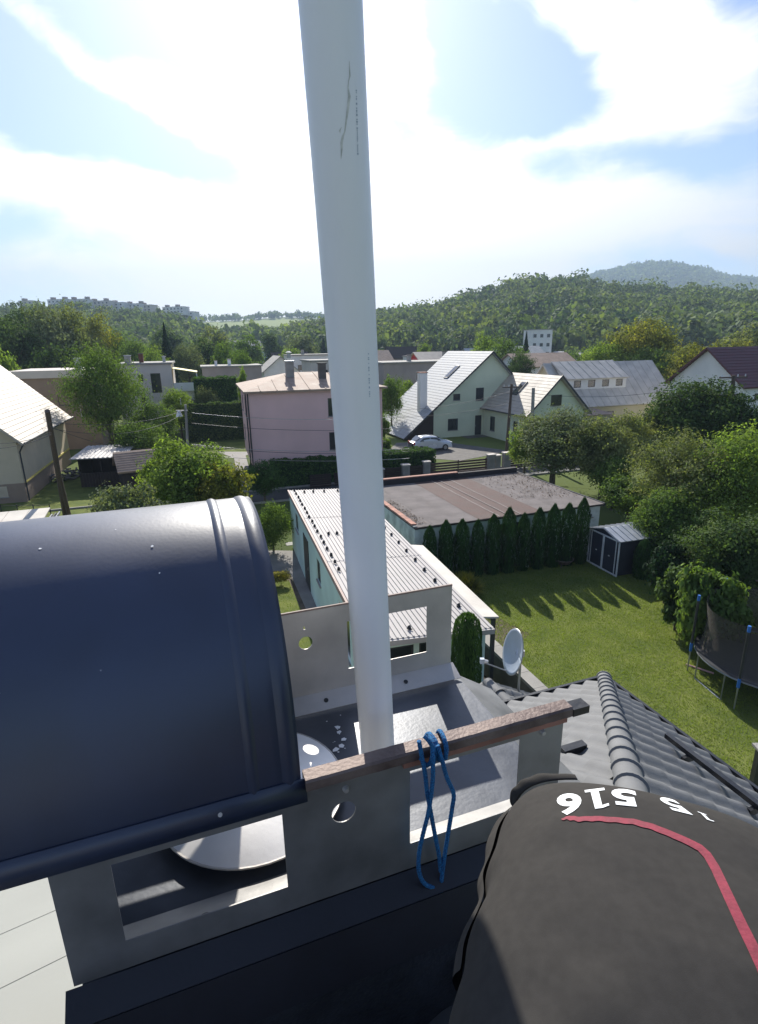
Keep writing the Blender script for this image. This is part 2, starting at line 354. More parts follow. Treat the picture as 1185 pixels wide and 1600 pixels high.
def sheet(name, poly, z, m, thick=.0, kind='structure'):
    b_ = MB()
    if thick: b_.slab([(p[0], p[1], z) for p in poly], thick)
    else: b_.add([(p[0], p[1], z) for p in poly], [tuple(range(len(poly)))])
    o = b_.build(name, m); props(o, kind=kind); return o
# site axes: the houses of the street share one direction
SA = Vector((math.cos(rad(19)), math.sin(rad(19)), 0)); SB = Vector((-SA.y, SA.x, 0))
def sp(o, s, t, z=0.0): return Vector((o[0], o[1], 0)) + SA * s + SB * t + Vector((0, 0, z))

# ------------------------------------------------------------------ vegetation
def leaves(P, Nn, ln, wd, rng, jitter=.7, droop=0.0):
    n = len(P); Nn = Nn + rng.normal(0, jitter, (n, 3)); Nn /= np.linalg.norm(Nn, axis=1)[:, None] + 1e-9
    T = np.cross(Nn, rng.normal(0, 1, (n, 3))); T[:, 2] -= droop; T /= np.linalg.norm(T, axis=1)[:, None] + 1e-9
    B = np.cross(Nn, T); s_ = rng.uniform(.65, 1.35, (n, 1)) * ln; w = s_ * wd
    V = np.stack([P - T * s_ * .5, P + B * w * .5 + Nn * s_ * .08, P + T * s_ * .5, P - B * w * .5 + Nn * s_ * .08], 1).reshape(-1, 3)
    return V
def crown_pts(n, lobes, seed, flat=.85, spread=.66, lr=(.17, .38), core=.0):
    rng = np.random.default_rng(seed)
    c = rng.normal(0, 1, (lobes, 3)); c /= np.linalg.norm(c, axis=1)[:, None]; c *= (rng.uniform(.12, 1.15, (lobes, 1)) ** .5) * spread; c[:, 2] *= flat
    r = rng.uniform(*lr, lobes); w = r ** 2; w /= w.sum()
    k = rng.choice(lobes, n, p=w); d = rng.normal(0, 1, (n, 3)); d /= np.linalg.norm(d, axis=1)[:, None]
    d[:, 2] = np.where((d[:, 2] < -.5) & (rng.random(n) < .5), -d[:, 2], d[:, 2])
    ph = rng.uniform(0, 6.28, (lobes, 3)); bump = np.sin(d[:, 0] * 6 + ph[k, 0]) * np.sin(d[:, 1] * 6 + ph[k, 1]) + .6 * np.sin(d[:, 2] * 9 + ph[k, 2])
    rad_ = r[k] * (1 - .55 * rng.random(n) ** 2.0) * (1 + .22 * bump) * (1 + .16 * rng.normal(0, 1, n).clip(-1, 2))
    # loose sprays of twigs that break the outline
    tw = rng.random(n) < .22; g = (rng.integers(0, max(3, n // 90), n)); gd = np.random.default_rng(seed + 99).normal(0, 1, (max(3, n // 90), 3)); gd /= np.linalg.norm(gd, axis=1)[:, None]; gd[:, 2] = np.abs(gd[:, 2]) * 1.1 - .25
    gl = g % lobes
    k = np.where(tw, gl, k); dj = gd[g] + rng.normal(0, .10, (n, 3)); d = np.where(tw[:, None], dj, d); rad_ = np.where(tw, r[k] * rng.uniform(.7, 1.75, n), rad_)
    P = c[k] + d * rad_[:, None] * np.array([1, 1, .8]); N_ = d * .8 + P * .4 + np.array([0, 0, .35])
    return P, N_, rng, c, r
CM = {}
def crown_mesh(key, n, leaf, lobes=26, seed=1, m='leaf_mid', **k):
    if key in CM: return CM[key]
    P, N_, rng, c, r = crown_pts(n, lobes, seed, **k); V = leaves(P, N_, leaf, .62, rng, .52)
    Q = np.arange(len(V)).reshape(-1, 4); me = fmesh('crown', V, Q, m); CM[key] = me; return me
def limb_mesh(key, seed=1, limbs=7, m='bark'):
    if key in CM: return CM[key]
    rg = random.Random(seed); b_ = MB(); b_.tube([(0, 0, -1.9), (.02, .01, -1.0), (0, 0, -.45), (.03, -.02, .1)], [.085, .065, .05, .03], 8)
    for i in range(limbs):
        a = i * 2.4 + rg.random(); z0 = -.9 + .9 * i / limbs; l = rg.uniform(.55, .8)
        p = [(0, 0, z0)]; 
        for q_ in (.35, .7, 1): p.append((math.cos(a) * l * q_ + rg.uniform(-.04, .04), math.sin(a) * l * q_ + rg.uniform(-.04, .04), z0 + .75 * q_ * l + rg.uniform(-.03, .05)))
        b_.tube(p, [.035, .025, .016, .006], 5)
    CM[key] = b_.mesh('trunk', m, 50); return CM[key]
def tree(px, py, dist, rx, rz, m, label, detail=2, cat='tree', group=None, name='leafy_tree', seed=None, ry=None, lobes=None, leaf=None):
    c = at(px, py, dist); rX = rx * dist / 905.; rZ = rz * dist / 905. ; rY = (ry or rx) * dist / 905.
    seed = seed or (int(px * 7 + py) % 5 + 1)
    g = hz(c.x, c.y)
    n, lf, lb = {0: (1500, .17, 16), 1: (4500, .095, 26), 2: (11000, .058, 40), 3: (24000, .036, 60)}[detail]
    if leaf: lf = leaf / ((rX + rZ) / 2); n = int(n * 1.0)
    me = crown_mesh((detail, m, seed, lobes, leaf and round(lf, 2)), n, lf, lobes or lb, seed, m)
    t_ = thing(name, label, cat, (c.x, c.y, g), random.random() * 6, group)
    cz = max(c.z - g, rZ * .6); top = cz + rZ; low = top * (0.0 if cat == 'shrub' else .14); rZ = max(rZ, (top - low) / 2); cz = top - rZ
    inst('crown', me, t_, (0, 0, cz), scale=(rX * 1.12, rY * 1.12, rZ * 1.12))
    tm = limb_mesh(('limb', seed % 3), seed % 3 + 1)
    inst('trunk', tm, t_, (0, 0, cz), scale=(rX * .9, rY * .9, max(rZ * .9, cz / 1.88)))
    return t_
def spiky_mesh(key, n, leaf, seed, m, fn, wd=.3, jitter=.35, droop=0):
    if key in CM: return CM[key]
    rng = np.random.default_rng(seed); P, N_ = fn(n, rng); V = leaves(P, N_, leaf, wd, rng, jitter, droop)
    CM[key] = fmesh('foliage', V, np.arange(len(V)).reshape(-1, 4), m); return CM[key]
def col_fn(n, rng, flare=1.0):      # columnar conifer, base at z 0, height 1, radius 1 at its widest
    z = rng.random(n) ** .9; a = rng.random(n) * 2 * np.pi
    prof_ = np.interp(z, [0, .08, .35, .7, .88, 1], [.80, .93, 1, .94, .72, .14]); lump = 1 + .10 * np.sin(a * 5 + z * 19) + .07 * np.sin(a * 9 - z * 33)
    r = prof_ * lump * (1 - .22 * rng.random(n) ** 2)
    P = np.stack([np.cos(a) * r, np.sin(a) * r, z], 1); N_ = np.stack([np.cos(a), np.sin(a), .25 + 0 * z], 1); return P, N_
def cone_fn(n, rng):
    z = rng.random(n) ** 1.3; tier = (z * 11) % 1; a = rng.random(n) * 2 * np.pi
    r = (1 - z) * (1.0 - .35 * tier) * (1 - .35 * rng.random(n)) * (1 + .14 * np.sin(a * 7 + np.floor(z * 11) * 2))
    P = np.stack([np.cos(a) * r, np.sin(a) * r, z - .04 * r], 1); return P, np.stack([np.cos(a) * .5, np.sin(a) * .5, 1 + 0 * z], 1)
def box_hedge_mesh(L_, Wd, Hh, n, leaf, m, seed=1, arch=0.06):
    rng = np.random.default_rng(seed); ar = np.array([L_ * Wd, L_ * Hh, L_ * Hh, Wd * Hh, Wd * Hh]); k = rng.choice(5, n, p=ar / ar.sum())
    u = rng.random(n); v = rng.random(n); P = np.zeros((n, 3)); N_ = np.zeros((n, 3)); d = .12 * rng.random(n) ** 2
    f = k == 0; P[f] = np.stack([u[f] * L_, v[f] * Wd, Hh - d[f]], 1); N_[f] = (0, 0, 1)
    for q_, yy, ny in ((1, 0, -1), (2, Wd, 1)):
        f = k == q_; P[f] = np.stack([u[f] * L_, yy - ny * d[f], v[f] * Hh], 1); N_[f] = (0, ny, .2)
    for q_, xx, nx_ in ((3, 0, -1), (4, L_, 1)):
        f = k == q_; P[f] = np.stack([xx - nx_ * d[f], u[f] * Wd, v[f] * Hh], 1); N_[f] = (nx_, 0, .2)
    P[:, 2] += arch * np.sin(P[:, 0] * 2.3) * P[:, 2] / Hh + .05 * np.sin(P[:, 0] * 7) * P[:, 2] / Hh; P[:, 1] += .07 * np.sin(P[:, 0] * 3.1 + P[:, 2] * 2)
    V = leaves(P, N_, leaf, .6, rng, .6); return fmesh('foliage', V, np.arange(len(V)).reshape(-1, 4), m)
def hedge(p0, ang, L_, Wd, Hh, m, label, leaf=.12, dens=260, name='hedge', z=None, group=None, seed=1):
    t_ = thing(name, label, 'hedge', (p0[0], p0[1], hz(p0[0], p0[1]) if z is None else z), rad(ang), group)
    n = int(dens * (L_ * Wd + 2 * L_ * Hh + 2 * Wd * Hh)); inst('foliage', box_hedge_mesh(L_, Wd, Hh, min(n, 26000), leaf, m, seed), t_)
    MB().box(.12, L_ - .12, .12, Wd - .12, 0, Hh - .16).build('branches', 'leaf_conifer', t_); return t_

# ------------------------------------------------------------------ building helpers
def window(parent, mtx, w, h, fr='frame_dark', fw=.06, depth=.12, mull=False, sill=True, name='window', pane='glass', sillm='concrete'):
    # mtx: opening's lower left corner, x along the wall, y inwards, z up
    b_ = MB(); y0, y1 = .03, .03 + .06
    for bx in ((0, fw, 0, h), (w - fw, w, 0, h), (fw, w - fw, 0, fw), (fw, w - fw, h - fw, h)): b_.box(bx[0], bx[1], y0, y1, bx[2], bx[3])
    if mull: b_.box(w / 2 - fw / 2, w / 2 + fw / 2, y0, y1, fw, h - fw)
    o = b_.build(name, fr, parent); o.matrix_basis = mtx
    MB().box(fw, w - fw, y0 + .02, y0 + .04, fw, h - fw).build('pane', pane, o)
    if sill: MB().box(-.05, w + .05, -.06, .025, -.05, -.004).build('sill', sillm, o)
    return o
def WM(side, L_, Wd, u, z):       # matrix of a wall position on a box building (local x 0..L, y 0..W)
    if side == 'f': return Matrix.Translation((u, 0, z))
    if side == 'b': return Matrix.Translation((L_ - u, Wd, z)) @ rotm(180)
    if side == 'l': return Matrix.Translation((0, Wd - u, z)) @ rotm(-90)
    return Matrix.Translation((L_, u, z)) @ rotm(90)
def walls(parent, L_, Wd, h, m, wins=(), z0=0.0, ridge=None, rdir='x', name='wall', th=.25, fr='frame_dark', rx=.5, **wk):
    """box of four walls with real openings; wins: (side, u, z, w, h[, frame]); ridge: gable height above z0; rdir x or y = ridge direction"""
    b_ = MB()
    for side, ln in (('f', L_), ('r', Wd), ('b', L_), ('l', Wd)):
        gable = ridge and ((rdir == 'x' and side in 'lr') or (rdir == 'y' and side in 'fb'))
        k = rx if side in 'fr' else 1 - rx
        o = [(0, z0), (ln, z0), (ln, h)] + ([(ln * k, ridge)] if gable else []) + [(0, h)]
        hs = [(w[1], w[1] + w[3], w[2], w[2] + w[4]) for w in wins if w[0] == side]
        e = 0.0 if side in 'fb' else th
        if e and not gable: o = [(th, z0), (ln - th, z0), (ln - th, h), (th, h)]
        if gable and side in 'lr':
            # gable ends are trimmed to sit between the long walls
            zz = h + (ridge - h) * th / (ln * k); zz2 = h + (ridge - h) * th / (ln * (1 - k)); o = [(th, z0), (ln - th, z0), (ln - th, zz2 - .02), (ln * k, ridge - .02), (th, zz - .02)]
        b_.facade(o, hs, th, mtx=WM(side, L_, Wd, 0, 0))
    w_ = b_.build(name, m, parent)
    for w in wins:
        window(parent, WM(w[0], L_, Wd, w[1], w[2]), w[3], w[4], w[5] if len(w) > 5 else fr, **wk)
    return w_
def gable_roof(parent, L_, Wd, h, ridge, m, over=.4, rdir='x', th=.16, rx=.5, seams=0, name='roof', courses=0, edge=None):
    """two slabs; rdir 'x': ridge along x at y = Wd*rx"""
    o = None
    def p(x, y, z): return (x, y, z) if rdir == 'x' else (y, x, z)
    LL, WW = (L_, Wd) if rdir == 'x' else (Wd, L_)
    for sgn in (0, 1):
        ye = 0 if sgn == 0 else WW; yr = WW * rx; run = abs(yr - ye); sl = (ridge - h) / run
        yo = ye + (-over if sgn == 0 else over); zo = h - over * sl
        b_ = MB(); up = th
        def q(x, f, dz=0.0): return Vector(p(x, yo + (yr - yo) * f, zo + (ridge - zo) * f + up + dz))
        quad = [q(-over, 0), q(LL + over, 0), q(LL + over, 1), q(-over, 1)]
        flip = (sgn == 1) != (rdir == 'y')
        if courses:
            for c_ in range(courses):
                f0, f1 = c_ / courses, (c_ + 1) / courses
                qq = [q(-over, f0, .03), q(LL + over, f0, .03), q(LL + over, f1, .0), q(-over, f1, .0)]
                b_.slab(qq[::-1] if flip else qq, th)
        else: b_.slab(quad[::-1] if flip else quad, th)
        if seams:
            for i in range(seams + 1):
                x = -over + .04 + (LL + 2 * over - .08) * i / seams
                qq = [q(x - .03, 0, .05), q(x + .03, 0, .05), q(x + .03, 1, .05), q(x - .03, 1, .05)]
                b_.slab(qq[::-1] if flip else qq, .06)
        o = b_.build(name, m, parent)
        if edge:
            e_ = MB()
            for x in (-over - .05, LL + over):
                qq = [q(x, 0, .07), q(x + .05, 0, .07), q(x + .05, 1, .07), q(x, 1, .07)]; e_.slab(qq[::-1] if flip else qq, th + .14)
            e_.build('verge_board', edge, parent)
    return o
def flat_roof(parent, L_, Wd, h, m, over=.3, th=.22, par=None, name='roof'):
    b_ = MB(); b_.box(-over, L_ + over, -over, Wd + over, h, h + th); r_ = b_.build(name, m, parent)
    return r_
def chimney_part(parent, x, y, z0, z1, w=.5, m='concrete', cap='concrete_dark', d=None):
    d = d or w
    c_ = MB().box(x, x + w, y, y + d, z0, z1).build('chimney', m, parent)
    MB().box(x - .06, x + w + .06, y - .06, y + d + .06, z1 + .002, z1 + .1).build('chimney_cap', cap, c_)
    return c_

# ================================================================== SETTING
NL = Vector((.549, 12.57, 0))                # near left corner of the long outbuilding
GA = Vector((1.54, 23.06, 0))                # near left corner of the flat garage
sheet('lawn', [sp(NL, 3.2, -5), sp(NL, 3.2, 9.4), sp(GA, -.2, -.2), sp(GA, 14.5, -.2), sp(GA, 15.5, -6.0), sp(GA, 14.0, -19.5), sp(GA, 2, -19.5)], .012, 'soil')
# cut grass: short blades over the lawn
def lawn_blades(o, s0, s1, t0, t1, n, seed, name, h=.038, keep=None):
    rng = np.random.default_rng(seed); s_ = rng.uniform(s0, s1, n); t_ = rng.uniform(t0, t1, n)
    P = np.stack([o[0] + SA.x * s_ + SB.x * t_, o[1] + SA.y * s_ + SB.y * t_, np.full(n, .02)], 1)
    if keep is not None: P = P[keep(s_, t_)]
    n = len(P); a = rng.uniform(0, 6.28, n); w = rng.uniform(.005, .012, n); hh = h * rng.uniform(.5, 1.4, n)
    D_ = np.stack([np.cos(a), np.sin(a), 0 * a], 1) * w[:, None]; ln = np.stack([rng.normal(0, .35, n), rng.normal(0, .35, n), np.ones(n)], 1) * hh[:, None]
    V = np.stack([P - D_, P + D_, P + D_ * .2 + ln, P - D_ * .2 + ln], 1).reshape(-1, 3)
    o_ = bpy.data.objects.new(name, fmesh(name, V, np.arange(len(V)).reshape(-1, 4), 'grass_blade')); COL.objects.link(o_); return props(o_, 'short sunlit grass of the big back lawn' if seed == 1 else 'small patch of grass beside the mint outbuilding', 'grass', None, 'stuff')
M['turf'] = mat('turf', (.17, .19, .054), 1, 0, .3, 1.1, .5, 45, col2=(.095, .125, .036), spec=.05)
sheet('lawn_turf', [sp(GA, .2, -.5), sp(GA, 11.6, -.4), sp(GA, 13.0, -4.0), sp(GA, 13.4, -7.2), sp(GA, 11.5, -10.5), sp(GA, 11.3, -19), tuple((4.6, 6)), tuple((4.42, 12.4)), tuple((3.3, 15.7)), sp(GA, 1.9, -6.2)], .02, 'turf')
lawn_blades(GA, -1.5, 13.2, -17, -.5, 260000, 1, 'grass', keep=lambda s_, t_: (s_ < 13.2 + np.minimum(0, (t_ + 7) * .4) + .3) & (GA.x + SA.x * s_ + SB.x * t_ > np.interp(GA.y + SA.y * s_ + SB.y * t_, [6, 12.4, 15.7, 18, 22.5], [4.7, 4.5, 3.4, 3.3, 1.9])))
sheet('path', [onz(392, 860, 0).xy[:], onz(500, 862, 0).xy[:], onz(640, 1080, 0).xy[:], onz(535, 1080, 0).xy[:], onz(452, 893, 0).xy[:], onz(396, 893, 0).xy[:]], .024, 'paving')
sheet('flower_strip', [onz(396, 893, 0).xy[:], onz(452, 893, 0).xy[:], onz(535, 1080, 0).xy[:], onz(519, 1080, 0).xy[:], onz(452, 910, 0).xy[:], onz(396, 910, 0).xy[:]], .026, 'soil')
SL = [onz(396, 906, 0), onz(452, 908, 0), onz(522, 1080, 0), onz(360, 1080, 0)]
sheet('small_lawn', [p.xy[:] for p in SL], .028, 'turf')
def in_small(s_, t_):
    x = NL.x + SA.x * s_ + SB.x * t_; y = NL.y + SA.y * s_ + SB.y * t_; k = np.ones(len(x), bool)
    for a, b in zip(SL, SL[1:] + SL[:1]): k &= ((b.x - a.x) * (y - a.y) - (b.y - a.y) * (x - a.x)) < 0
    return k
lawn_blades(NL, -7, 1, -2, 13, 60000, 2, 'grass', keep=in_small)
# street in front of the far gardens, crossing behind the garage
sheet('road', [sp(GA, -40, 15.3), sp(GA, 45, 15.3), sp(GA, 45, 18.6), sp(GA, -40, 18.6)], .012, 'asphalt')
for t0 in (15.15, 18.62):
    k_ = MB().box(-40, 45, t0, t0 + .13, 0, .12).build('kerb', 'concrete'); k_.location = GA; k_.rotation_euler = (0, 0, rad(19)); props(k_, kind='structure')
sheet('gravel_drive', [onz(600, 712, 0).xy[:] , onz(720, 720, 0).xy[:], onz(800, 705, 0).xy[:], onz(690, 690, 0).xy[:], onz(620, 692, 0).xy[:]], .02, 'concrete_dark')
sheet('garden_path', [onz(372, 760, 0).xy[:], onz(398, 762, 0).xy[:], onz(384, 712, 0).xy[:], onz(400, 706, 0).xy[:], onz(340, 706, 0).xy[:], onz(366, 716, 0).xy[:]], .02, 'paving')
sheet('garden_lawn', [onz(290, 708, 0).xy[:], onz(420, 708, 0).xy[:], onz(400, 690, 0).xy[:], onz(300, 692, 0).xy[:]], .014, 'turf')
sheet('left_garden', [onz(-20, 840, 0).xy[:], onz(150, 830, 0).xy[:], onz(150, 742, 0).xy[:], onz(60, 760, 0).xy[:], onz(-20, 775, 0).xy[:]], .014, 'turf')

# ================================================================== OWN HOUSE ROOF
HC = Vector((3.86, 8.41, 0)); ZE = 4.4; P1, P2 = .597, .666     # eaves corner, eaves height, the two pitches
house = thing('house', 'grey tiled hipped roof of the house directly below, its capped hip running to the lawn corner', 'house', HC, rad(20))
house['label'] = 'house below with grey wavy tiled hip roof and rounded ridge caps'
K12 = P1 / P2                                # hip: x = -K12 * y'
def f1(x, y): return ZE - P1 * y             # plane whose eave is y = 0 (far side)
def f2(x, y): return ZE - P2 * x             # plane whose eave is x = 0 (right side)
YR = -7.2; ZR = ZE - P1 * YR; XR = YR * K12
b_ = MB()
b_.add([(0, 0, ZE - .09), (-16, 0, ZE - .09), (-16, YR, ZR - .09), (XR, YR, ZR - .09)], [(0, 3, 2, 1)])
b_.add([(0, 0, ZE - .09), (XR, YR, ZR - .09), (0, 2 * YR, ZE - .09)], [(0, 2, 1)])
b_.add([(-16, 2 * YR, ZE - .09), (0, 2 * YR, ZE - .09), (XR, YR, ZR - .09), (-16, YR, ZR - .09)], [(0, 1, 2, 3)])
b_.build('roof_deck', 'dark_trim', house)
walls_ = MB().box(-15.5, -.5, 2 * YR + .5, -.5, 0, ZE - .12).build('wall', 'render_ivory', house)
# one roof tile: a roll and a pan, thick front lip
TW, TL = .30, .36
def tile_mesh(nu=8):
    b_ = MB(); prof_ = [(i / nu * TW, .030 * math.sin(2 * math.pi * (i / nu)) * .95) for i in range(nu + 1)]
    vs = [(x, 0, z + .018) for x, z in prof_] + [(x, TL + .02, z + .004) for x, z in prof_] + [(x, .0, z + .002) for x, z in prof_]
    fs = [(i, i + 1, i + nu + 2, i + nu + 1) for i in range(nu)] + [(2 * nu + 2 + i, 2 * nu + 3 + i, i + 1, i) for i in range(nu)]
    b_.add(vs, fs); return b_
TM = tile_mesh().mesh('tile', 'tile', 35)
def tiles(plane):
    """plane 1: eave y = 0, plane 2: eave x = 0 (local axes of the house)"""
    if plane == 1: e, g, ln, org, pitch = Vector((1, 0, 0)), Vector((0, -1, P1)), 16.0, Vector((0, 0, ZE)), P1
    else: e, g, ln, org, pitch = Vector((0, -1, 0)), Vector((-1, 0, P2)), 14.0, Vector((0, 0, ZE)), P2
    g = g.normalized(); n = e.cross(g).normalized()
    if n.z < 0: e = -e; n = -n
    cosp = 1 / math.sqrt(1 + pitch * pitch); rows = int((7.2 if plane == 1 else -XR) / (TL * cosp)) + 1
    cells = []; rest = MB()
    for r_ in range(rows):
        d = r_ * TL * cosp                    # horizontal distance from the eave
        for c_ in range(int(ln / TW) + 1):
            u0 = c_ * TW                      # distance from the corner along the eave
            hip = d / K12 if plane == 2 else d * K12
            hipn = (d + TL * cosp) / K12 if plane == 2 else (d + TL * cosp) * K12
            if u0 + TW < hip: continue
            if plane == 2 and u0 > 2 * 7.2 - (d + .3) / K12: continue
            along = (-u0 - TW) if plane == 1 else (-u0 - TW if e.y > 0 else -u0)
            if plane == 1: p = org + Vector((-u0 - TW, -d, P1 * d))
            else: p = org + (Vector((-d, -u0 - TW, P2 * d)) if e.y > 0 else Vector((-d, -u0, P2 * d)))
            cut = u0 < hipn + TW
            cells.append((p, e, g, n, u0 < hipn, plane))
    return cells
def eye_local():
    return house.matrix_basis.inverted() @ EYE
bpy.context.view_layer.update()
Hm = Matrix.Translation(HC) @ rotm(20); Hi = Hm.inverted()
near = []; restb = MB(); tb = tile_mesh(6)
tb4 = tile_mesh(8)
for pl_ in (1, 2):
    lst = []
    for p, e, g, n, cut, _ in tiles(pl_):
        c = Hm @ (p + e * TW / 2 + g * TL / 2); dd = (c - EYE).dot(FW)
        vis = dd > .3 and abs((c - EYE).dot(RT) / dd) < .74 and abs((c - EYE).dot(UP) / dd) < .97 and (c - EYE).dot(RT) / dd > .15
        lst.append((dd if vis else 99, p, e, g, n, cut))
    lst.sort(key=lambda q: q[0]); k = 0
    for dd, p, e, g, n, cut in lst:
        mtx = Matrix((e, g, n)).transposed().to_4x4(); mtx.translation = p
        if dd < 90 and k < 148: 
            k += 1
            if cut:
                bm = bmesh.new(); bm.from_mesh(TM); bm.transform(mtx)
                # trim along the hip
                if pl_ == 1: pn = Vector((1, -K12, 0))
                else: pn = Vector((-1, K12, 0))
                bmesh.ops.bisect_plane(bm, geom=bm.verts[:] + bm.edges[:] + bm.faces[:], plane_co=(0, 0, ZE), plane_no=pn, clear_outer=True)
                if not bm.faces: bm.free(); continue
                me = bpy.data.meshes.new('tile'); bm.to_mesh(me); bm.free(); me.materials.append(M['tile']); inst('tile', me, house, mtx=Matrix())
            else: inst('tile', TM, house, mtx=mtx)
        else:
            vs = [mtx @ Vector(v) for v in tb4.v]
            if cut:
                s_ = 1 if pl_ == 1 else -1
                if any(s_ * (v.x - K12 * v.y) > .16 for v in vs): continue
            restb.add(vs, tb4.f)
ro = restb.build('roof_tiling', 'tile', house, 35); ro['kind'] = 'stuff'
# rounded hip caps
hipd = Vector((-K12, -1, P1)); hl = hipd.length; hipd.normalize()
side = hipd.cross(Vector((0, 0, 1))).normalized(); hup = side.cross(hipd).normalized()
if hup.z < 0: hup = -hup
capb = MB(); nseg = 10; CL = .40
vs = []; 
for j, (yy, rr) in enumerate(((-.03, .126), (.03, .127), (.04, .116), (CL * .5, .112), (CL + .02, .106))):
    for i in range(nseg + 1):
        a = math.pi * i / nseg; vs.append((math.cos(a) * rr, yy, math.sin(a) * rr * .85 + (.012 if j < 2 else 0)))
capb.add(vs, [(j * (nseg + 1) + i, j * (nseg + 1) + i + 1, (j + 1) * (nseg + 1) + i + 1, (j + 1) * (nseg + 1) + i) for j in range(4) for i in range(nseg)])
CAP = capb.mesh('ridge_cap', 'tile', 40)
capm = Matrix((side, hipd, hup)).transposed().to_4x4()
if capm.determinant() < 0: capm = Matrix((-side, hipd, hup)).transposed().to_4x4()
for i in range(int((-YR) * hl / (CL * 1.0) / 1.0)):
    p = Vector((0, 0, ZE + .0)) + hipd * (i * CL - .05); m_ = capm.copy(); m_.translation = p
    inst('ridge_cap', CAP, house, mtx=m_)
# eaves trim, gutters
g_ = MB(); g_.box(-16, .06, .012, .06, ZE - .10, ZE + .045); g_.box(.012, .06, 2 * YR, .008, ZE - .10, ZE + .045); g_.build('eaves_trim', 'dark_trim', house)
# snow guard bar lying above the right eave
pa, pb = Hi @ onz(1040, 1160, 5.35), Hi @ onz(1240, 1345, 5.35)
zb = lambda p: f2(p.x, p.y) + .13
pa.z = zb(pa); pb.x = pa.x; pb.z = zb(pb); pb.y = pa.y - 4.2
b_ = MB(); b_.box(pa.x - .03, pa.x + .03, pb.y, pa.y, pa.z - .02, pa.z + .04); sg = b_.build('snow_guard', 'dark_trim', house)
b_ = MB()
for i in range(5): b_.box(pa.x - .10, pa.x + .06, pa.y - .35 - i * .8, pa.y - .31 - i * .8, pa.z - .10, pa.z - .021)
b_.build('bracket', 'dark_trim', sg)
for (x, y, w) in ((880, 1178, .24), (893, 1112, .16)):   # short dark tile brackets on the far slope
    for z in np.arange(5.0, 8.0, .02):
        p = Hi @ onz(x, y, float(z))
        if f1(p.x, p.y) + .04 <= z + .02: break
    MB().box(p.x - .02, p.x + w, p.y - .05, p.y + .03, p.z, p.z + .07).build('tile_bracket', 'dark_trim', house)
# pale sheet roofing left of the chimney
b_ = MB(); q = lambda x, y: (x, y, f1(x, y) + .05)
qz = lambda x, y: (x, y, f1(x, y) + .10)
b_.slab([qz(-13, -7.15), qz(-6.99, -7.15), qz(-6.99, -1.2), qz(-13, -1.2)], .03); b_.build('roofing_sheet', 'pale_sheet', house)
b_ = MB()
for i in range(3):
    y0 = -6.9 + i * .83; b_.slab([(-12.4, y0, f1(0, y0) + .104), (-7.05, y0 + 2.35, f1(0, y0 + 2.35) + .104), (-7.05, y0 + 2.353, f1(0, y0 + 2.353) + .1025), (-12.4, y0 + .003, f1(0, y0 + .003) + .1025)], .002)
b_.build('sheet_crease', 'pale_sheet', house)

# small lower porch roof beyond the eave, with its own caps
PO = Vector(onz(766, 1083, 3.6)); porch = thing('porch', 'low porch roof of grey wavy tiles behind the satellite dish', 'porch', (PO.x, PO.y, 0), rad(20))
zr = 3.75; b_ = MB(); b_.slab([(0, -1.6, zr), (1.5, -1.6, zr - .8), (1.5, .15, zr - .8), (0, .15, zr)], .08); b_.slab([(-1.5, -1.6, zr - .8), (0, -1.6, zr), (0, .15, zr), (-1.5, .15, zr - .8)], .08); b_.build('roof_deck', 'dark_trim', porch)
for sgn in (1, -1):
    e = Vector((0, -sgn, 0)); g = Vector((-sgn * 1.5, 0, .8)).normalized(); n = e.cross(g)
    if n.z < 0: e = -e; n = -n
    for r_ in range(5):
        for c_ in range(6):
            p = Vector((sgn * 1.5, 0, zr - .8)) + g * r_ * TL * .93; p.y = (-1.6 + c_ * TW) if e.y > 0 else (-1.6 + (c_ + 1) * TW)
            m_ = Matrix((e, g, n)).transposed().to_4x4(); m_.translation = p + n * .01; inst('tile', TM, porch, mtx=m_)
for i in range(4):
    m_ = Matrix(((1, 0, 0), (0, 1, 0), (0, 0, 1))).to_4x4(); m_.translation = (0, -1.5 + i * CL, zr + .02); inst('ridge_cap', CAP, porch, mtx=m_)
MB().box(-1.3, 1.35, -1.6, 0, 0, zr - .95).build('wall', 'concrete_dark', porch)

# ================================================================== LONG OUTBUILDING (ribbed light roof)
R19 = rad(19); LS = 15.2; WS = 3.42; R16 = rad(15.6); NB = Vector((-.442, 12.68, 0))
ob = thing('outbuilding', 'long mint walled outbuilding with a pale ribbed metal roof', 'outbuilding', NB, R16)
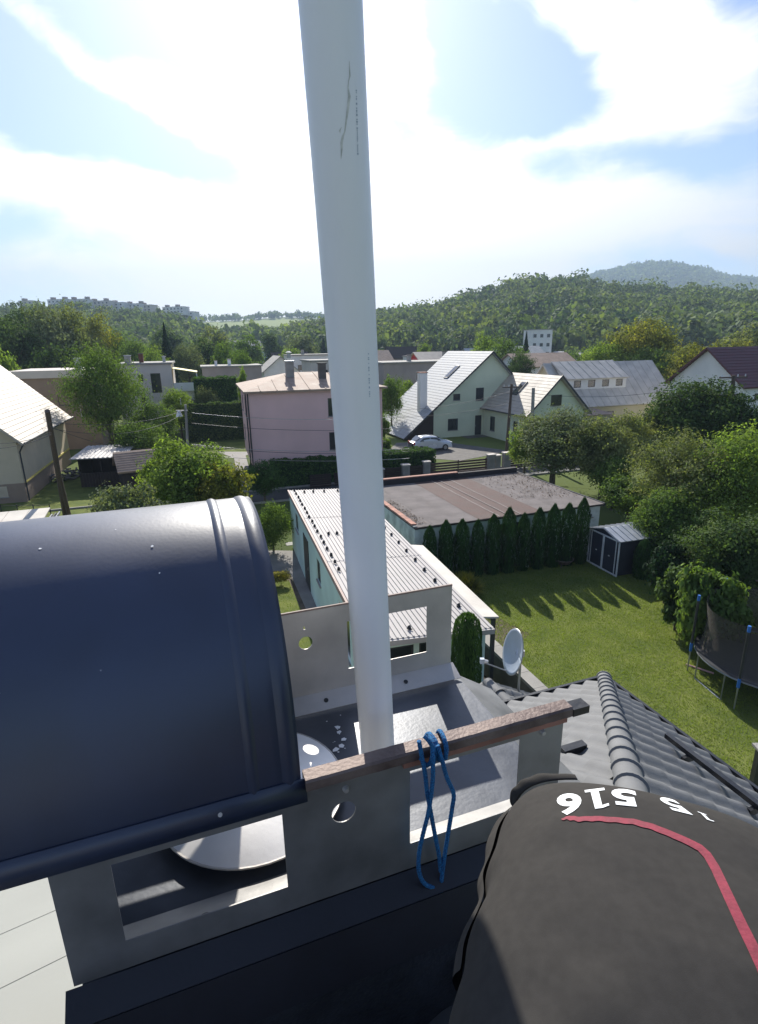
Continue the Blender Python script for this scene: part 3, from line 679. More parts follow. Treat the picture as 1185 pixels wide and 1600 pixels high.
# openings of the left wall: distance along the wall (from the near end), z, width, height
wl_ = lambda y, z, w, h, f='frame_dark': ('l', LS - y - w, z, w, h, f)
walls(ob, WS, LS, 2.79, 'render_mint', [wl_(12.3, 1.7, .9, .8), wl_(6.5, 1.5, .75, .9), wl_(1.7, 1.1, 1.5, 1.4, 'frame_white'), ('f', .25, 1.55, 1.1, .9), ('f', 1.5, 1.55, .9, .9)], th=.2)
d_ = MB().box(-.03, -.002, 9.3, 10.6, .05, 2.3).build('door', 'frame_dark', ob); MB().box(-.07, -.031, 9.4, 9.44, 1.0, 1.12).build('handle', 'galvanised', d_)
rb = MB(); pitch = WS / 24; zt = 3.0
def ribz(x):
    u = ((x / pitch) % 1); return .03 if .18 < u < .52 else 0
for (y0, y1, dz) in ((-.45, 5.2, 0), (5.1, 10.4, .012), (10.3, LS + .1, .024)):
    b_ = MB(); xs = []
    for i in range(24):
        for u in (0, .14, .22, .48, .56): xs.append(((i + u) * pitch, .03 if .18 < u < .52 else 0))
    xs.append((WS, 0)); n = len(xs)
    vs = [(x, y, zt + z + dz - .05 * x) for y in (y0, y1) for x, z in xs] + [(x, y, zt - .03 + dz - .05 * x) for y in (y0, y1) for x, z in (xs[0], xs[-1])]
    fs = [(i, i + 1, i + 1 + n, i + n) for i in range(n - 1)] + [(2 * n, 2 * n + 1) + tuple(range(n - 1, -1, -1)), (2 * n + 3, 2 * n + 2) + tuple(range(n, 2 * n))]
    b_.add(vs, fs); b_.build('roof_sheet', 'roof_light', ob)
MB().box(-.07, -.005, -.46, LS + .15, 2.88, 3.05).build('roof_edge_trim', 'trim_pink', ob)
MB().slab([(-.07, -.52, 2.99), (WS, -.52, 2.82), (WS, -.455, 2.82), (-.07, -.455, 2.99)], .14).build('fascia', 'roof_light', ob)
sgm = MB(); sgm.box(-.05, .05, -.06, .06, 0, .02); sgm.hexa([(-.05, .0, .02), (.05, .0, .02), (.05, .06, .02), (-.05, .06, .02)], [(-.035, .01, .11), (.035, .01, .11), (.03, .045, .08), (-.03, .045, .08)]); sgm.tube([(-.06, -.02, .05), (.06, .01, .06)], .012, 5)
SG = sgm.mesh('snow_hook', 'frame_dark')
for i in range(17): inst('snow_hook', SG, ob, (.24 + .012 * (i % 3), 4.2 + i * .68, zt + .03), (0, 0, random.uniform(-.3, .3)))
for i in range(14): inst('snow_hook', SG, ob, (WS - .40, .9 + i * .93, zt + .01 - .15), (0, 0, random.uniform(-.3, .3)))
for x in (.7, 1.15, 1.7, 2.4): inst('snow_hook', SG, ob, (x, LS - .5, zt + .05 - .05 * x))
for x in (.62, .95): inst('snow_hook', SG, ob, (x, 7.9, zt + .04 - .05 * x))
for x in (.5, 1.2): inst('snow_hook', SG, ob, (x, -.1, zt + .03 - .05 * x), (0, 0, .4))
MB().box(-.3, .7, LS + .3, LS + .8, 0, .02).build('doorstep', 'concrete', ob)

# lean-to canopy along its right side
cp = thing('canopy', 'lean-to canopy with plain pale sheet roof on dark posts beside the outbuilding', 'canopy', NB, R16)
yA, yB = .25, 6.35
MB().slab([(WS + .02, yA, 2.80), (WS + .52, yA, 2.72), (WS + .52, yB, 2.72), (WS + .02, yB, 2.80)], .05).build('roof_sheet', 'roof_metal', cp)
for y in (yA + .15, yA + 2.5, yB - .15): MB().box(WS + .38, WS + .48, y - .05, y + .05, 0, 2.64).build('post', 'frame_dark', cp)
MB().box(WS + .62, WS + .8, yA - .02, yB, 2.56, 2.655).build('beam', 'frame_dark', cp) if False else None
# garden wall beside the lawn
gw = thing('garden_wall', 'low concrete garden wall between the lawn and the grey tiled roof', 'wall', (4.44, 12.40, 0), R19)
MB().box(-.2, .05, -2.5, 3.4, 0, 1.1).build('wall_body', 'concrete_dark', gw)
for i in range(8): MB().box(-.26, .11, -2.5 + i * .755, -2.5 + i * .755 + .745, 1.102, 1.2).build('coping', 'concrete', gw)

# ================================================================== FLAT GARAGE WITH BITUMEN ROOF
LG, DG, HG = 9.9, 7.6, 2.3
ga = thing('garage', 'long flat roofed garage of stained white walls, roof of grey and brown bitumen strips', 'garage', GA, R19)
walls(ga, LG, DG, HG, 'garage_render', [('f', 4.1, 1.5, 1.6, .5), ('f', 9.3, 1.75, .16, .16)], th=.25)
strips = [(0, .9, 'bitumen'), (.9, 1.95, 'bitumen'), (1.95, 3.1, 'bitumen'), (3.1, 4.2, 'bitumen_brown'), (4.2, 5.3, 'bitumen_brown'), (5.3, 6.4, 'bitumen_brown'), (6.4, 7.5, 'bitumen'), (7.5, 8.7, 'bitumen'), (8.7, 9.98, 'bitumen')]
MB().box(-.02, LG + .12, -.12, DG, HG + .002, HG + .08).build('roof_deck', 'bitumen_dark', ga)
for i, (x0, x1, m_) in enumerate(strips):
    b_ = MB(); dz = .006 * (i % 2)
    b_.grid(lambda u, v: (x0 + (x1 - x0 + .06) * u + .04 * v, -.08 + (DG + .05) * v, HG + .088 + dz + .006 * math.sin(u * 3 + v * 17 + i * 2)), 4, 16)
    b_.build('roofing_strip', m_, ga, 60)
for x in (4.2, 5.3):
    b_ = MB(); b_.grid(lambda u, v: (x - .03 + .06 * u + .04 * v + .012 * math.sin(v * 30), -.07 + (DG) * v, HG + .108), 1, 24); b_.build('seam_line', 'seam', ga)
MB().box(4.65, 4.70, -.05, DG - .1, HG + .106, HG + .116).build('seam_line', 'seam', ga)
MB().box(0, LG + .12, DG + .002, DG + .25, 0, HG + .38).build('parapet', 'bitumen_dark', ga); MB().box(-.1, 6, DG + .05, DG + .32, HG + .382, HG + .44).build('parapet_cap', 'coping_brick', ga)
MB().box(LG + .122, LG + .2, -.1, DG + .2, HG - .05, HG + .12).build('edge_trim', 'frame_dark', ga)
cb_ = MB().box(0, .26, 0, .44, 0, .07).mesh('coping_tile', 'coping_brick')
for i in range(16): inst('coping_tile', cb_, ga, (-.10 + random.uniform(-.01, .01), .15 + i * .455, HG + .13), (0, rad(5), random.uniform(-.03, .03)))
MB().box(-.06, .12, -.02, DG, HG + .083, HG + .125).build('kerb_mortar', 'concrete', ga)
# fallen leaves and moss on the roof
rng = np.random.default_rng(3); n = 900
xs = np.concatenate([rng.normal(9.0, .9, n // 2), rng.normal(.42, .16, n // 4), rng.uniform(6.5, 9.8, n - n // 2 - n // 4)]).clip(.1, 9.8); ys = np.concatenate([rng.uniform(1.5, 7.4, n // 2), rng.uniform(.3, 4.5, n // 4), rng.uniform(2, 7.4, n - n // 2 - n // 4)])
P = np.stack([xs, ys, np.full(n, HG + .125)], 1); V = leaves(P, np.tile([0, 0, 1.], (n, 1)), .09, .6, rng, .3)
M['dead_leaf'] = mat('dead_leaf', (.09, .055, .03), .9, island=.5)
o = inst('fallen_leaves', fmesh('fallen_leaves', V, np.arange(len(V)).reshape(-1, 4), 'dead_leaf'), ga); o['kind'] = 'stuff'

# row of columnar thujas in front of the garage
TH = [spiky_mesh(('thuja', i), 5200, .085, 20 + i, 'leaf_thuja', lambda n, rng: col_fn(n, rng), wd=.5, jitter=.5) for i in range(3)]
def thuja(p, h, r, label, group, k=0, m=None, name='thuja', cat='tree'):
    t_ = thing(name, label, cat, (p[0], p[1], 0), random.random() * 6, group)
    src = TH[k % 3]
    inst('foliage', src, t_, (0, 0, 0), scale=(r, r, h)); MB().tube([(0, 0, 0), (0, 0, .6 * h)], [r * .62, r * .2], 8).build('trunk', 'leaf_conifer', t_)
    return t_
hts = [2.55, 2.6, 2.45, 2.6, 2.65, 2.75, 2.7, 2.75, 2.7, 2.95, 3.0]
names = ['leftmost thuja of the row against the garage wall, half behind the canopy', 'second thuja from the left in the row along the garage', 'third thuja from the left in the row along the garage', 'fourth thuja from the left in the row along the garage', 'fifth thuja from the left in the row along the garage', 'middle one of the eleven thujas along the garage wall', 'fifth thuja from the shed end of the garage row', 'fourth thuja from the shed end of the garage row', 'third thuja from the shed end of the garage row, behind the fire pit', 'second thuja from the shed end of the row, the broadest', 'last and tallest thuja of the row, nearest the white wall end']
for i in range(11):
    f = i / 10; x = .45 + 7.45 * f; p = sp(GA, x, -.62 - .6 * f)
    thuja(p, hts[i] * (1.0 + .05 * ((i * 7) % 3)), .31 + (.07 if i == 9 else 0) + .02 * (i % 3), names[i], 'thujas in a row along the garage', i)

# ================================================================== LAWN THINGS
sh = thing('garden_shed', 'small dark metal garden shed with pale gable roof and sliding doors', 'shed', (10.45, 22.75, 0), rad(17))
b_ = MB(); b_.box(0, 2.0, 0, 1.95, 0.05, 1.68); b_.build('wall', 'shed_metal', sh)
MB().facade([(0, 1.68), (1.95, 1.68), (.975, 1.95)], [], .04, mtx=WM('l', 2.0, 1.95, 0, 0)).build('gable', 'shed_metal', sh)
for sgn in (0, 1):
    b_ = MB(); ye = -.1 if sgn == 0 else 2.05
    q = [(-.12, ye, 1.68), (2.12, ye, 1.68), (2.12, .975, 2.0), (-.12, .975, 2.0)]
    b_.slab(q if sgn == 0 else q[::-1], .04)
    for i in range(8):
        x = -.1 + i * .314; qq = [(x, ye, 1.71), (x + .05, ye, 1.71), (x + .05, .975, 2.03), (x, .975, 2.03)]; b_.slab(qq if sgn == 0 else qq[::-1], .032)
    b_.build('roof', 'shed_roof', sh)
for y0 in (.12, .98):
    d_ = MB().box(-.035, -.003, y0, y0 + .84, .1, 1.62).build('door', 'shed_metal', sh)
    f_ = MB(); f_.box(-.05, -.036, y0, y0 + .05, .1, 1.62); f_.box(-.05, -.036, y0 + .79, y0 + .84, .1, 1.62); f_.build('door_frame', 'white_paint', d_)
    MB().box(-.06, -.036, y0 + .38, y0 + .46, .8, .84).build('handle', 'white_paint', d_)
b_ = MB(); b_.box(-.05, 0, -.05, 0, 0, 1.7); b_.box(-.05, 0, 1.95, 2.0, 0, 1.7); b_.box(-.06, -.003, 0, 1.95, 0, .09); b_.box(-.06, -.003, 0, 1.95, 1.625, 1.68); b_.build('corner_post', 'white_paint', sh)
thuja(onz(1003, 903, 0), 1.75, .42, 'small pointed thuja standing close in front of the shed', 'thujas beside the shed', 1)
thuja(onz(1036, 900, 0), 1.95, .46, 'taller thuja between the garden shed and the dark bushes', 'thujas beside the shed', 2)
fp = thing('fire_pit', 'rusty dark fire pit standing in the shade at the foot of the thujas', 'fire pit', onz(880, 884, 0))
b_ = MB(); n = 6
b_.grid(lambda u, v: ((.30 + .16 * v) * math.cos(u * 6.283), (.30 + .16 * v) * math.sin(u * 6.283), .15 + .2 * v), 12, 2); b_.build('bowl', 'rust', fp)
b_ = MB(); b_.tube([(.46 * math.cos(a * .5236), .46 * math.sin(a * .5236), .36) for a in range(13)], .022, 5); b_.build('rim', 'rust', fp)
for a in range(3): MB().tube([(.32 * math.cos(a * 2.1), .32 * math.sin(a * 2.1), .2), (.46 * math.cos(a * 2.1), .46 * math.sin(a * 2.1), 0)], .02, 5).build('leg', 'rust', fp)
bl = bpy.data.meshes.new('ball'); bm = bmesh.new(); bmesh.ops.create_icosphere(bm, subdivisions=3, radius=.12); bm.to_mesh(bl); bm.free(); bl.polygons.foreach_set('use_smooth', [True] * len(bl.polygons)); bl.materials.append(M['white_paint'])
o = inst('ball', bl, None, onz(822, 888, .0) + Vector((0, 0, .13))); props(o, 'pale ball lying on the shaded part of the lawn', 'ball')
# lounging stone near shed
b_ = MB(); bm = bmesh.new(); bmesh.ops.create_icosphere(bm, subdivisions=2, radius=.22)
for v in bm.verts: v.co *= 1 + .15 * math.sin(v.co.x * 17 + v.co.y * 9); v.co.z *= .55
me = bpy.data.meshes.new('boulder'); bm.to_mesh(me); bm.free(); me.materials.append(M['concrete'])
o = inst('boulder', me, None, onz(915, 868, 0) + Vector((0, 0, .08))); props(o, 'small grey boulder in the shade left of the shed', 'boulder')

# trampoline with net
TC = Vector((11.45, 14.6, 0)); TR = 1.85
tr_ = thing('trampoline', 'round trampoline with black safety net at the right edge of the lawn', 'trampoline', TC)
nm = bpy.data.materials.new('net'); nm.use_nodes = True; t = nm.node_tree; b = t.nodes['Principled BSDF']; b.inputs['Base Color'].default_value = (.07, .06, .052, 1); b.inputs['Roughness'].default_value = .9
tp = t.nodes.new('ShaderNodeBsdfTransparent'); mx = t.nodes.new('ShaderNodeMixShader'); mx.inputs[0].default_value = .66; t.links.new(tp.outputs[0], mx.inputs[1]); t.links.new(b.outputs[0], mx.inputs[2]); t.links.new(mx.outputs[0], t.nodes['Material Output'].inputs['Surface']); M['net'] = nm
M['tramp_mat'] = mat('tramp_mat', (.035, .034, .036), .7, 0, .15, 2)
b_ = MB(); b_.grid(lambda u, v: (TR * .86 * v * math.cos(u * 6.2832), TR * .86 * v * math.sin(u * 6.2832), .86 - .03 * (1 - v)), 40, 4); b_.build('jumping_mat', 'tramp_mat', tr_, 60)
b_ = MB(); b_.grid(lambda u, v: (TR * (.88 + .13 * v) * math.cos(u * 6.2832), TR * (.88 + .13 * v) * math.sin(u * 6.2832), .90), 40, 1); b_.build('edge_pad', 'frame_dark', tr_)
b_ = MB(); b_.tube([(TR * math.cos(a * math.pi / 18), TR * math.sin(a * math.pi / 18), .86) for a in range(37)], .025, 6); b_.build('frame_ring', 'galvanised', tr_)
b_ = MB(); b_.grid(lambda u, v: (TR * .93 * (1 - .05 * math.sin(v * 3.14)) * math.cos(u * 6.2832), TR * .93 * (1 - .05 * math.sin(v * 3.14)) * math.sin(u * 6.2832), .9 + (1.65 - .18 * abs(math.sin(u * 3 * 6.2832 / 2 + .3))) * v), 60, 6); b_.build('safety_net', 'net', tr_, 60)
for i in range(6):
    a = rad(158 + 60 * i); c, s_ = math.cos(a), math.sin(a)
    o = MB().tube([(TR * 1.06 * c, TR * 1.06 * s_, .02), (TR * 1.06 * c, TR * 1.06 * s_, 2.6)], .022, 8).build('pole', 'galvanised', tr_)
    MB().tube([(TR * 1.06 * c, TR * 1.06 * s_, 1.0), (TR * 1.06 * c, TR * 1.06 * s_, 2.43)], .036, 8).build('foam_sleeve', 'frame_dark', o)
    MB().tube([(TR * 1.06 * c, TR * 1.06 * s_, 2.44), (TR * 1.06 * c, TR * 1.06 * s_, 2.62)], .042, 8).build('foam_sleeve', 'blue_foam', o)
    MB().tube([(TR * 1.06 * c, TR * 1.06 * s_, .72), (TR * 1.06 * c, TR * 1.06 * s_, .99)], .042, 8).build('foam_sleeve', 'blue_foam', o)
for i in range(3):
    a = rad(188 + 120 * i); p = [Vector((TR * math.cos(a + d), TR * math.sin(a + d), z)) for d, z in ((-.3, .86), (-.3, .04), (.3, .04), (.3, .86))]; MB().tube(p, .022, 6).build('leg', 'galvanised', tr_)
o = MB().tube([(0, 0, .04), (.75, -.25, .05)], .03, 6).build('pole_segment', 'red_paint'); o.location = onz(1072, 1040, 0) ; o.rotation_euler = (0, 0, rad(-25)); props(o, 'pale pink pole lying in the grass by the trampoline', 'pole')
o.data.materials.clear(); M['pink_plastic'] = mat('pink_plastic', (.6, .35, .34), .5); o.data.materials.append(M['pink_plastic'])

# post with flat cap at the lawn's near right
fpst = thing('fence_post', 'dark post with a pale flat cap beyond the eaves at the right edge', 'post', onz(1174, 1245, 0)); MB().box(-.07, .07, -.07, .07, 0, 1.3).build('post', 'frame_dark', fpst); MB().box(-.13, .13, -.13, .13, 1.302, 1.36).build('post_cap', 'concrete', fpst)
# raised brick bed at the right of the lawn
rb_ = thing('raised_bed', 'low red brick edging of the planted bed right of the lawn', 'flower bed', (0, 0, 0))
p0, p1 = onz(1020, 898, 0), onz(1095, 952, 0); dv = (p1 - p0); ln = dv.length; an = math.atan2(dv.y, dv.x)
rb_.location = p0; rb_.rotation_euler = (0, 0, an); bk = MB().box(0, .29, 0, .14, 0, .085).mesh('brick', 'brick_red'); rgb = random.Random(3)
for r_ in range(5):
    for i in range(int(ln / .3)): inst('brick', bk, rb_, ((i + .5 * (r_ % 2)) * .3, rgb.uniform(-.006, .006), r_ * .095))
MB().box(0, ln, .15, .9, 0, .42).build('soil', 'soil', rb_)
# box topiary, grass tuft, yellow bush
bx = thing('topiary', 'tall rounded green topiary bush beside the stainless back plate', 'shrub', (at(730, 1000, 12.6).x, at(730, 1000, 12.6).y, 0))
inst('foliage', spiky_mesh(('dome',), 11000, .055, 5, 'leaf_olive', lambda n, rng: (lambda P, N_: (P, N_))(*col_fn(n, rng)), wd=.6, jitter=.6), bx, scale=(.40, .40, 3.62))
bpy.data.objects[bx.children[0].name].data = spiky_mesh(('dome2',), 15000, .05, 5, 'leaf_hedge', lambda n, rng: (lambda z, a: (np.stack([np.cos(a) * np.interp(z, [0, .1, .6, .86, .94, .985, 1], [.8, .95, 1, .93, .78, .42, .05]) * (1 - .12 * rng.random(n)), np.sin(a) * np.interp(z, [0, .1, .6, .86, .94, .985, 1], [.8, .95, 1, .93, .78, .42, .05]) * (1 - .12 * rng.random(n)), z], 1), np.stack([np.cos(a), np.sin(a), z * 1.2], 1)))(rng.random(n) ** .8, rng.random(n) * 6.283), wd=.6, jitter=.5)
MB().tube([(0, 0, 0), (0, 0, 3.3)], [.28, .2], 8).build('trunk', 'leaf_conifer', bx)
def tuft(n, rng):
    a = rng.random(n) * 6.283; e = rng.uniform(.5, 1.5, n); r = rng.random(n) ** .6
    d = np.stack([np.cos(a) * np.cos(e), np.sin(a) * np.cos(e), np.sin(e)], 1); P = d * r[:, None]; return P, np.cross(d, rng.normal(0, 1, (n, 3)))
tf = thing('ornamental_grass', 'bright yellow green ornamental grass between the canopy and the thujas', 'plant', onz(727, 928, 0)); rng = np.random.default_rng(8)
n = 1500; a = rng.random(n) * 6.283; e = rng.uniform(.35, 1.5, n); L0 = rng.uniform(.6, 1.0, n); base = np.stack([rng.normal(0, .12, n), rng.normal(0, .12, n), 0 * a], 1)
d = np.stack([np.cos(a) * np.cos(e), np.sin(a) * np.cos(e), np.sin(e)], 1); sd_ = np.stack([-np.sin(a), np.cos(a), 0 * a], 1) * .018
tip = base + d * L0[:, None] - np.array([0, 0, .15]) * (np.cos(e) ** 2)[:, None]; mid = base + d * L0[:, None] * .55 + np.array([0, 0, .08])
V = np.stack([base - sd_, base + sd_, mid + sd_, mid - sd_, mid - sd_, mid + sd_, tip + sd_ * .2, tip - sd_ * .2], 1).reshape(-1, 3); inst('blades', fmesh('blades', V, np.arange(len(V)).reshape(-1, 4), 'leaf_gold'), tf)
yb = thing('round_bush', 'low clipped yellow topped bush at the head of the small lawn', 'shrub', onz(437, 915, 0)); inst('foliage', crown_mesh(('bush', 1), 5000, .09, 18, 3, 'leaf_gold', spread=.5), yb, (0, 0, .36), scale=(.62, .55, .44))
sb_ = thing('bush', 'bright green bush with upright shoots at the end of the outbuilding path', 'shrub', onz(428, 862, 0))
inst('foliage', crown_mesh((2, 'leaf_mid', 4, None, None), 11000, .058, 40, 4, 'leaf_mid'), sb_, (0, 0, 1.35), scale=(1.25, 1.2, 1.7)); MB().tube([(0, 0, 0), (0, 0, 1.3)], .06, 6).build('trunk', 'bark', sb_)
tree(412, 748, 37, 34, 38, 'leaf_hedge', 'dense round dark green bush in front of the pink house corner', 2, 'shrub', name='round_bush')

# satellite dish on a mast
dp = onz(817, 1092, 3.2); dish = thing('satellite_dish', 'grey satellite dish facing left on a mast above the tiled roof', 'satellite dish', (dp.x, dp.y, 0))
cz = at(807, 1019, math.hypot(dp.x, dp.y)); DC = Vector((cz.x - dp.x, cz.y - dp.y, cz.z))
nrm = Vector((-.95, -.16, .22)).normalized()
tx = Vector((0, 0, 1)).cross(nrm).normalized(); ty = nrm.cross(tx)
b_ = MB(); b_.grid(lambda u, v: DC + tx * (.40 * v * math.cos(u * 6.2832)) + ty * (.455 * v * math.sin(u * 6.2832)) + nrm * (.075 * v * v), 48, 8)
d_ = b_.build('reflector', 'dish', dish, 60); sm = d_.modifiers.new('thickness', 'SOLIDIFY'); sm.thickness = .008
b_ = MB(); b_.tube([DC + tx * (.402 * math.cos(a * math.pi / 20)) + ty * (.457 * math.sin(a * math.pi / 20)) + nrm * .075 for a in range(41)], .009, 6); b_.build('rim', 'galvanised', d_)
lp = DC + nrm * .62 - ty * .26 
b_ = MB(); b_.tube([DC - ty * .44 + nrm * .03, lp - ty * .03], .014, 6); b_.build('arm', 'galvanised', dish)
ln_ = MB().tube([lp - nrm * .02, lp - nrm * .09], [.035, .028], 10).build('receiver', 'white_paint', dish); MB().box(-.04, .04, -.035, .035, -.05, .05, 0, Matrix.Translation(lp + nrm * .03)).build('receiver_housing', 'dish', ln_)
b_ = MB(); back = DC - nrm * .10; b_.tube([DC, back], .03, 8); b_.tube([back, Vector((back.x, back.y, 3.1))], .026, 10); b_.box(-.06, .06, -.06, .06, -.06, .06, 0, Matrix.Translation(back)); b_.build('mast', 'galvanised', dish)
for i in range(7):
    p = DC + ty * (.10 - i * .022) + tx * (.06) + nrm * .012; MB().box(-.003, .003, -.028, .028, -.006, .006, 0, Matrix.Translation(p) @ Matrix((nrm, tx, ty)).transposed().to_4x4()).build('printed_mark', 'print_ink', d_)

# ================================================================== CHIMNEY WITH STAINLESS FRAME
CO = Vector((-.84, 1.07, 0)); CR = rad(20); CA = Vector((math.cos(CR), math.sin(CR), 0)); CB = Vector((-CA.y, CA.x, 0))
ch = thing('chimney', 'wide chimney top with stainless side plates, dark curved hood and rusty front rail', 'chimney', CO, CR)
def cpt(x, y, t_):       # chimney-local point on the upright plane t = t_
    d = ray(x, y); o = CO + CB * t_; k = (o - EYE).dot(CB) / d.dot(CB); p = EYE + d * k - CO
    return Vector((p.dot(CA), t_, p.z))
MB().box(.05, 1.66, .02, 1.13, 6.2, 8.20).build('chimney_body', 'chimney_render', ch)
b_ = MB(); b_.grid(lambda u, v: (-.01 + 1.75 * u, .015 + 1.17 * v, 8.24 + .003 * math.sin(u * 9 + v * 4) - .05 * max(0, u - .93) ), 30, 16)
b_.box(-.012, 1.73, .0, 1.2, 8.18, 8.235); b_.build('cover_sheet', 'flashing', ch, 50)
# apron towards the ridge
b_ = MB(); b_.slab([(-.02, -.075, 8.315), (1.75, -.075, 8.315), (1.75, -.004, 8.365), (-.02, -.004, 8.365)], .004); b_.slab([(-.02, -.12, 8.15), (1.75, -.12, 8.15), (1.75, -.077, 8.312), (-.02, -.077, 8.312)], .004); b_.build('apron_flashing', 'dark_flashing', ch)
# front plate with cut-outs
fpz0, fpz1 = 8.366, 8.80
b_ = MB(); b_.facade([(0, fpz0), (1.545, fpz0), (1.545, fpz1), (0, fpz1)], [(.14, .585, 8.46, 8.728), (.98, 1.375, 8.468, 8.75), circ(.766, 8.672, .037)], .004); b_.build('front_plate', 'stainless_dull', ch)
bp_ = MB(); mtx = Matrix.Translation((0, 1.15, 0))
bp_.facade([(-.02, 8.29), (1.722, 8.29), (1.722, 8.762), (-.02, 8.762)], [(1.13, 1.574, 8.396, 8.668), (.15, .6, 8.396, 8.668), circ(.913, 8.592, .035), [(.906, 8.668), (.916, 8.665), (.909, 8.69)]], .004, mtx=mtx); bp_.build('back_plate', 'stainless', ch)
MB().box(-.02, 1.722, 1.147, 1.156, 8.763, 8.772).build('plate_edge', 'warm_edge', ch)
b_ = MB(); b_.slab([(-.02, 1.055, 8.252), (1.74, 1.055, 8.252), (1.735, 1.149, 8.296), (-.02, 1.149, 8.296)], .004); fl = b_.build('base_flange', 'stainless', ch)
def disc(x, y, z, r, m, parent, name, h=.003, n=14, tilt=None):
    o = MB().tube([(0, 0, 0), (0, 0, h)], r, n).build(name, m, parent); o.location = (x, y, z)
    if tilt: o.rotation_euler = tilt
    return o
for x in (.99, 1.43): disc(x, 1.10, 8.2745, .012, 'black_plastic', fl, 'screw_hole', .002, tilt=(rad(25), 0, 0))
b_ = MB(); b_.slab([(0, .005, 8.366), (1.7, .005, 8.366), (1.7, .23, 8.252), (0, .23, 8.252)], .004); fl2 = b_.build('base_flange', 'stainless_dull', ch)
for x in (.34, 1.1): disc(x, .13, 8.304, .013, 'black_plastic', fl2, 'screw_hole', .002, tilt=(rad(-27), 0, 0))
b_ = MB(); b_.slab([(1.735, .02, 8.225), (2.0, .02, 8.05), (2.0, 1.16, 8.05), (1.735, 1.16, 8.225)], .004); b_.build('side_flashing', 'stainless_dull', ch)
for x, z in ((.774, 8.755), (1.46, 8.755)):
    o = MB().tube([(x, -.012, z), (x, 0, z)], [.007, .011], 10).build('rivet', 'stainless', ch, 60)
# flue lid and collar on the cover
LCX, LCY, LCR = .56, .62, .36
b_ = MB(); b_.grid(lambda u, v: (LCX + LCR * v * math.cos(u * 6.2832), LCY + LCR * v * math.sin(u * 6.2832), 8.285 + .075 * (1 - v * v)), 48, 10); b_.build('flue_lid', 'lid_steel', ch, 60)
b_ = MB(); b_.tube([(LCX + LCR * math.cos(a * math.pi / 24), LCY + LCR * math.sin(a * math.pi / 24), 8.283) for a in range(49)], .005, 6); b_.build('lid_rim', 'stainless', ch, 60)
b_ = MB(); b_.tube([(LCX, LCY, 8.24), (LCX, LCY, 8.29)], .28, 32); b_.build('flue', 'stainless', ch, 40)
MB().box(.80, .84, .50, .52, 8.30, 8.34).build('lid_clip', 'stainless', ch)
# dark curved hood: half-elliptic barrel along the chimney
HS0, HS1 = -2.2, .645
def hoodp(s_, a, r=0.0):
    c, s2 = math.cos(a), math.sin(a)
    return (s_, .575 - (.575 + r) * (abs(c) ** .93) * (1 if c > 0 else -1), 8.80 + (.695 + r) * (abs(s2) ** .93))
b_ = MB(); b_.grid(lambda u, v: hoodp(HS0 + (HS1 - HS0) * u, math.pi * v), 40, 72); hd = b_.build('hood', 'anthracite', ch, 60)
sm = hd.modifiers.new('thickness', 'SOLIDIFY'); sm.thickness = .004; sm.offset = 0
b_ = MB()
for s0, w_ in ((.515, .016), (.615, .022)):
    b_.grid(lambda u, v: hoodp(s0 - w_ + 2 * w_ * u, math.pi * v, .002 + .006 * math.sin(math.pi * u)), 6, 72)
for s0 in (-1.2,):
    b_.grid(lambda u, v: hoodp(s0 - .016 + .032 * u, math.pi * v, .002 + .006 * math.sin(math.pi * u)), 6, 72)
b_.build('hood_rib', 'anthracite', ch, 60)['kind'] = 'stuff'
b_ = MB(); b_.grid(lambda u, v: (HS0 + (HS1 + .012 - HS0) * u, -.003 - .014 * v, 8.835 - .068 * v), 10, 2)
b_.grid(lambda u, v: (HS0 + (HS1 + .012 - HS0) * u, -.017 + .01 * v, 8.767 - .004 * v), 10, 1); fo = b_.build('hood_flange', 'anthracite', ch, 40); sm = fo.modifiers.new('thickness', 'SOLIDIFY'); sm.thickness = .003
for s_ in (.42, -.5): disc(s_, -.012, 8.80, .006, 'stainless', ch, 'rivet', .004, 10, (rad(64), 0, 0))
rg = random.Random(5); b_ = MB()
for i in range(16):      # specks of dirt and bird droppings on the hood
    s_, a = rg.uniform(-.9, .6), rad(rg.uniform(35, 88)); p = Vector(hoodp(s_, a, .0035)); r_ = rg.uniform(.0012, .004)
    n_ = (Vector(hoodp(s_, a, .1)) - Vector(hoodp(s_, a, 0))).normalized(); t1 = Vector((1, 0, 0)); t2 = n_.cross(t1)
    b_.add([p + t1 * r_ * math.cos(k * 1.05) * rg.uniform(.6, 1.5) + t2 * r_ * math.sin(k * 1.05) * rg.uniform(.6, 1.5) for k in range(6)], [tuple(range(6))])
sp_ = b_.build('dirt_speck', 'white_paint', ch); sp_['kind'] = 'stuff'
# rusty rail on the front plate
b_ = MB(); n = 60
def railp(s0, s1, y0, y1, z0, z1, amp, seed_):
    rg = random.Random(seed_); prevs = None; bb = MB(); vs = []; 
    for i in range(n + 1):
        x = s0 + (s1 - s0) * i / n; j = [rg.uniform(-amp, amp) for _ in range(4)]
        vs += [(x, y0 + j[0], z0 + j[1]), (x, y1 + j[2], z0), (x, y1 + j[2], z1 + j[3]), (x, y0 + .006 + j[0], z1 + j[3]), (x, y0 + j[0], z1 - .006)]
    fs = [(i * 5 + k, i * 5 + (k + 1) % 5, (i + 1) * 5 + (k + 1) % 5, (i + 1) * 5 + k) for i in range(n) for k in range(5)] + [(4, 3, 2, 1, 0), tuple(n * 5 + k for k in range(5))]
    bb.add(vs, [f[::-1] for f in fs]); return bb
railp(.655, 1.562, -.022, .028, 8.802, 8.836, .0006, 1).build('rail', 'rust', ch, 30)
railp(.955, 1.55, -.012, .0, 8.775, 8.80, .0006, 2).build('rail_liner', 'coping_brick', ch, 30)
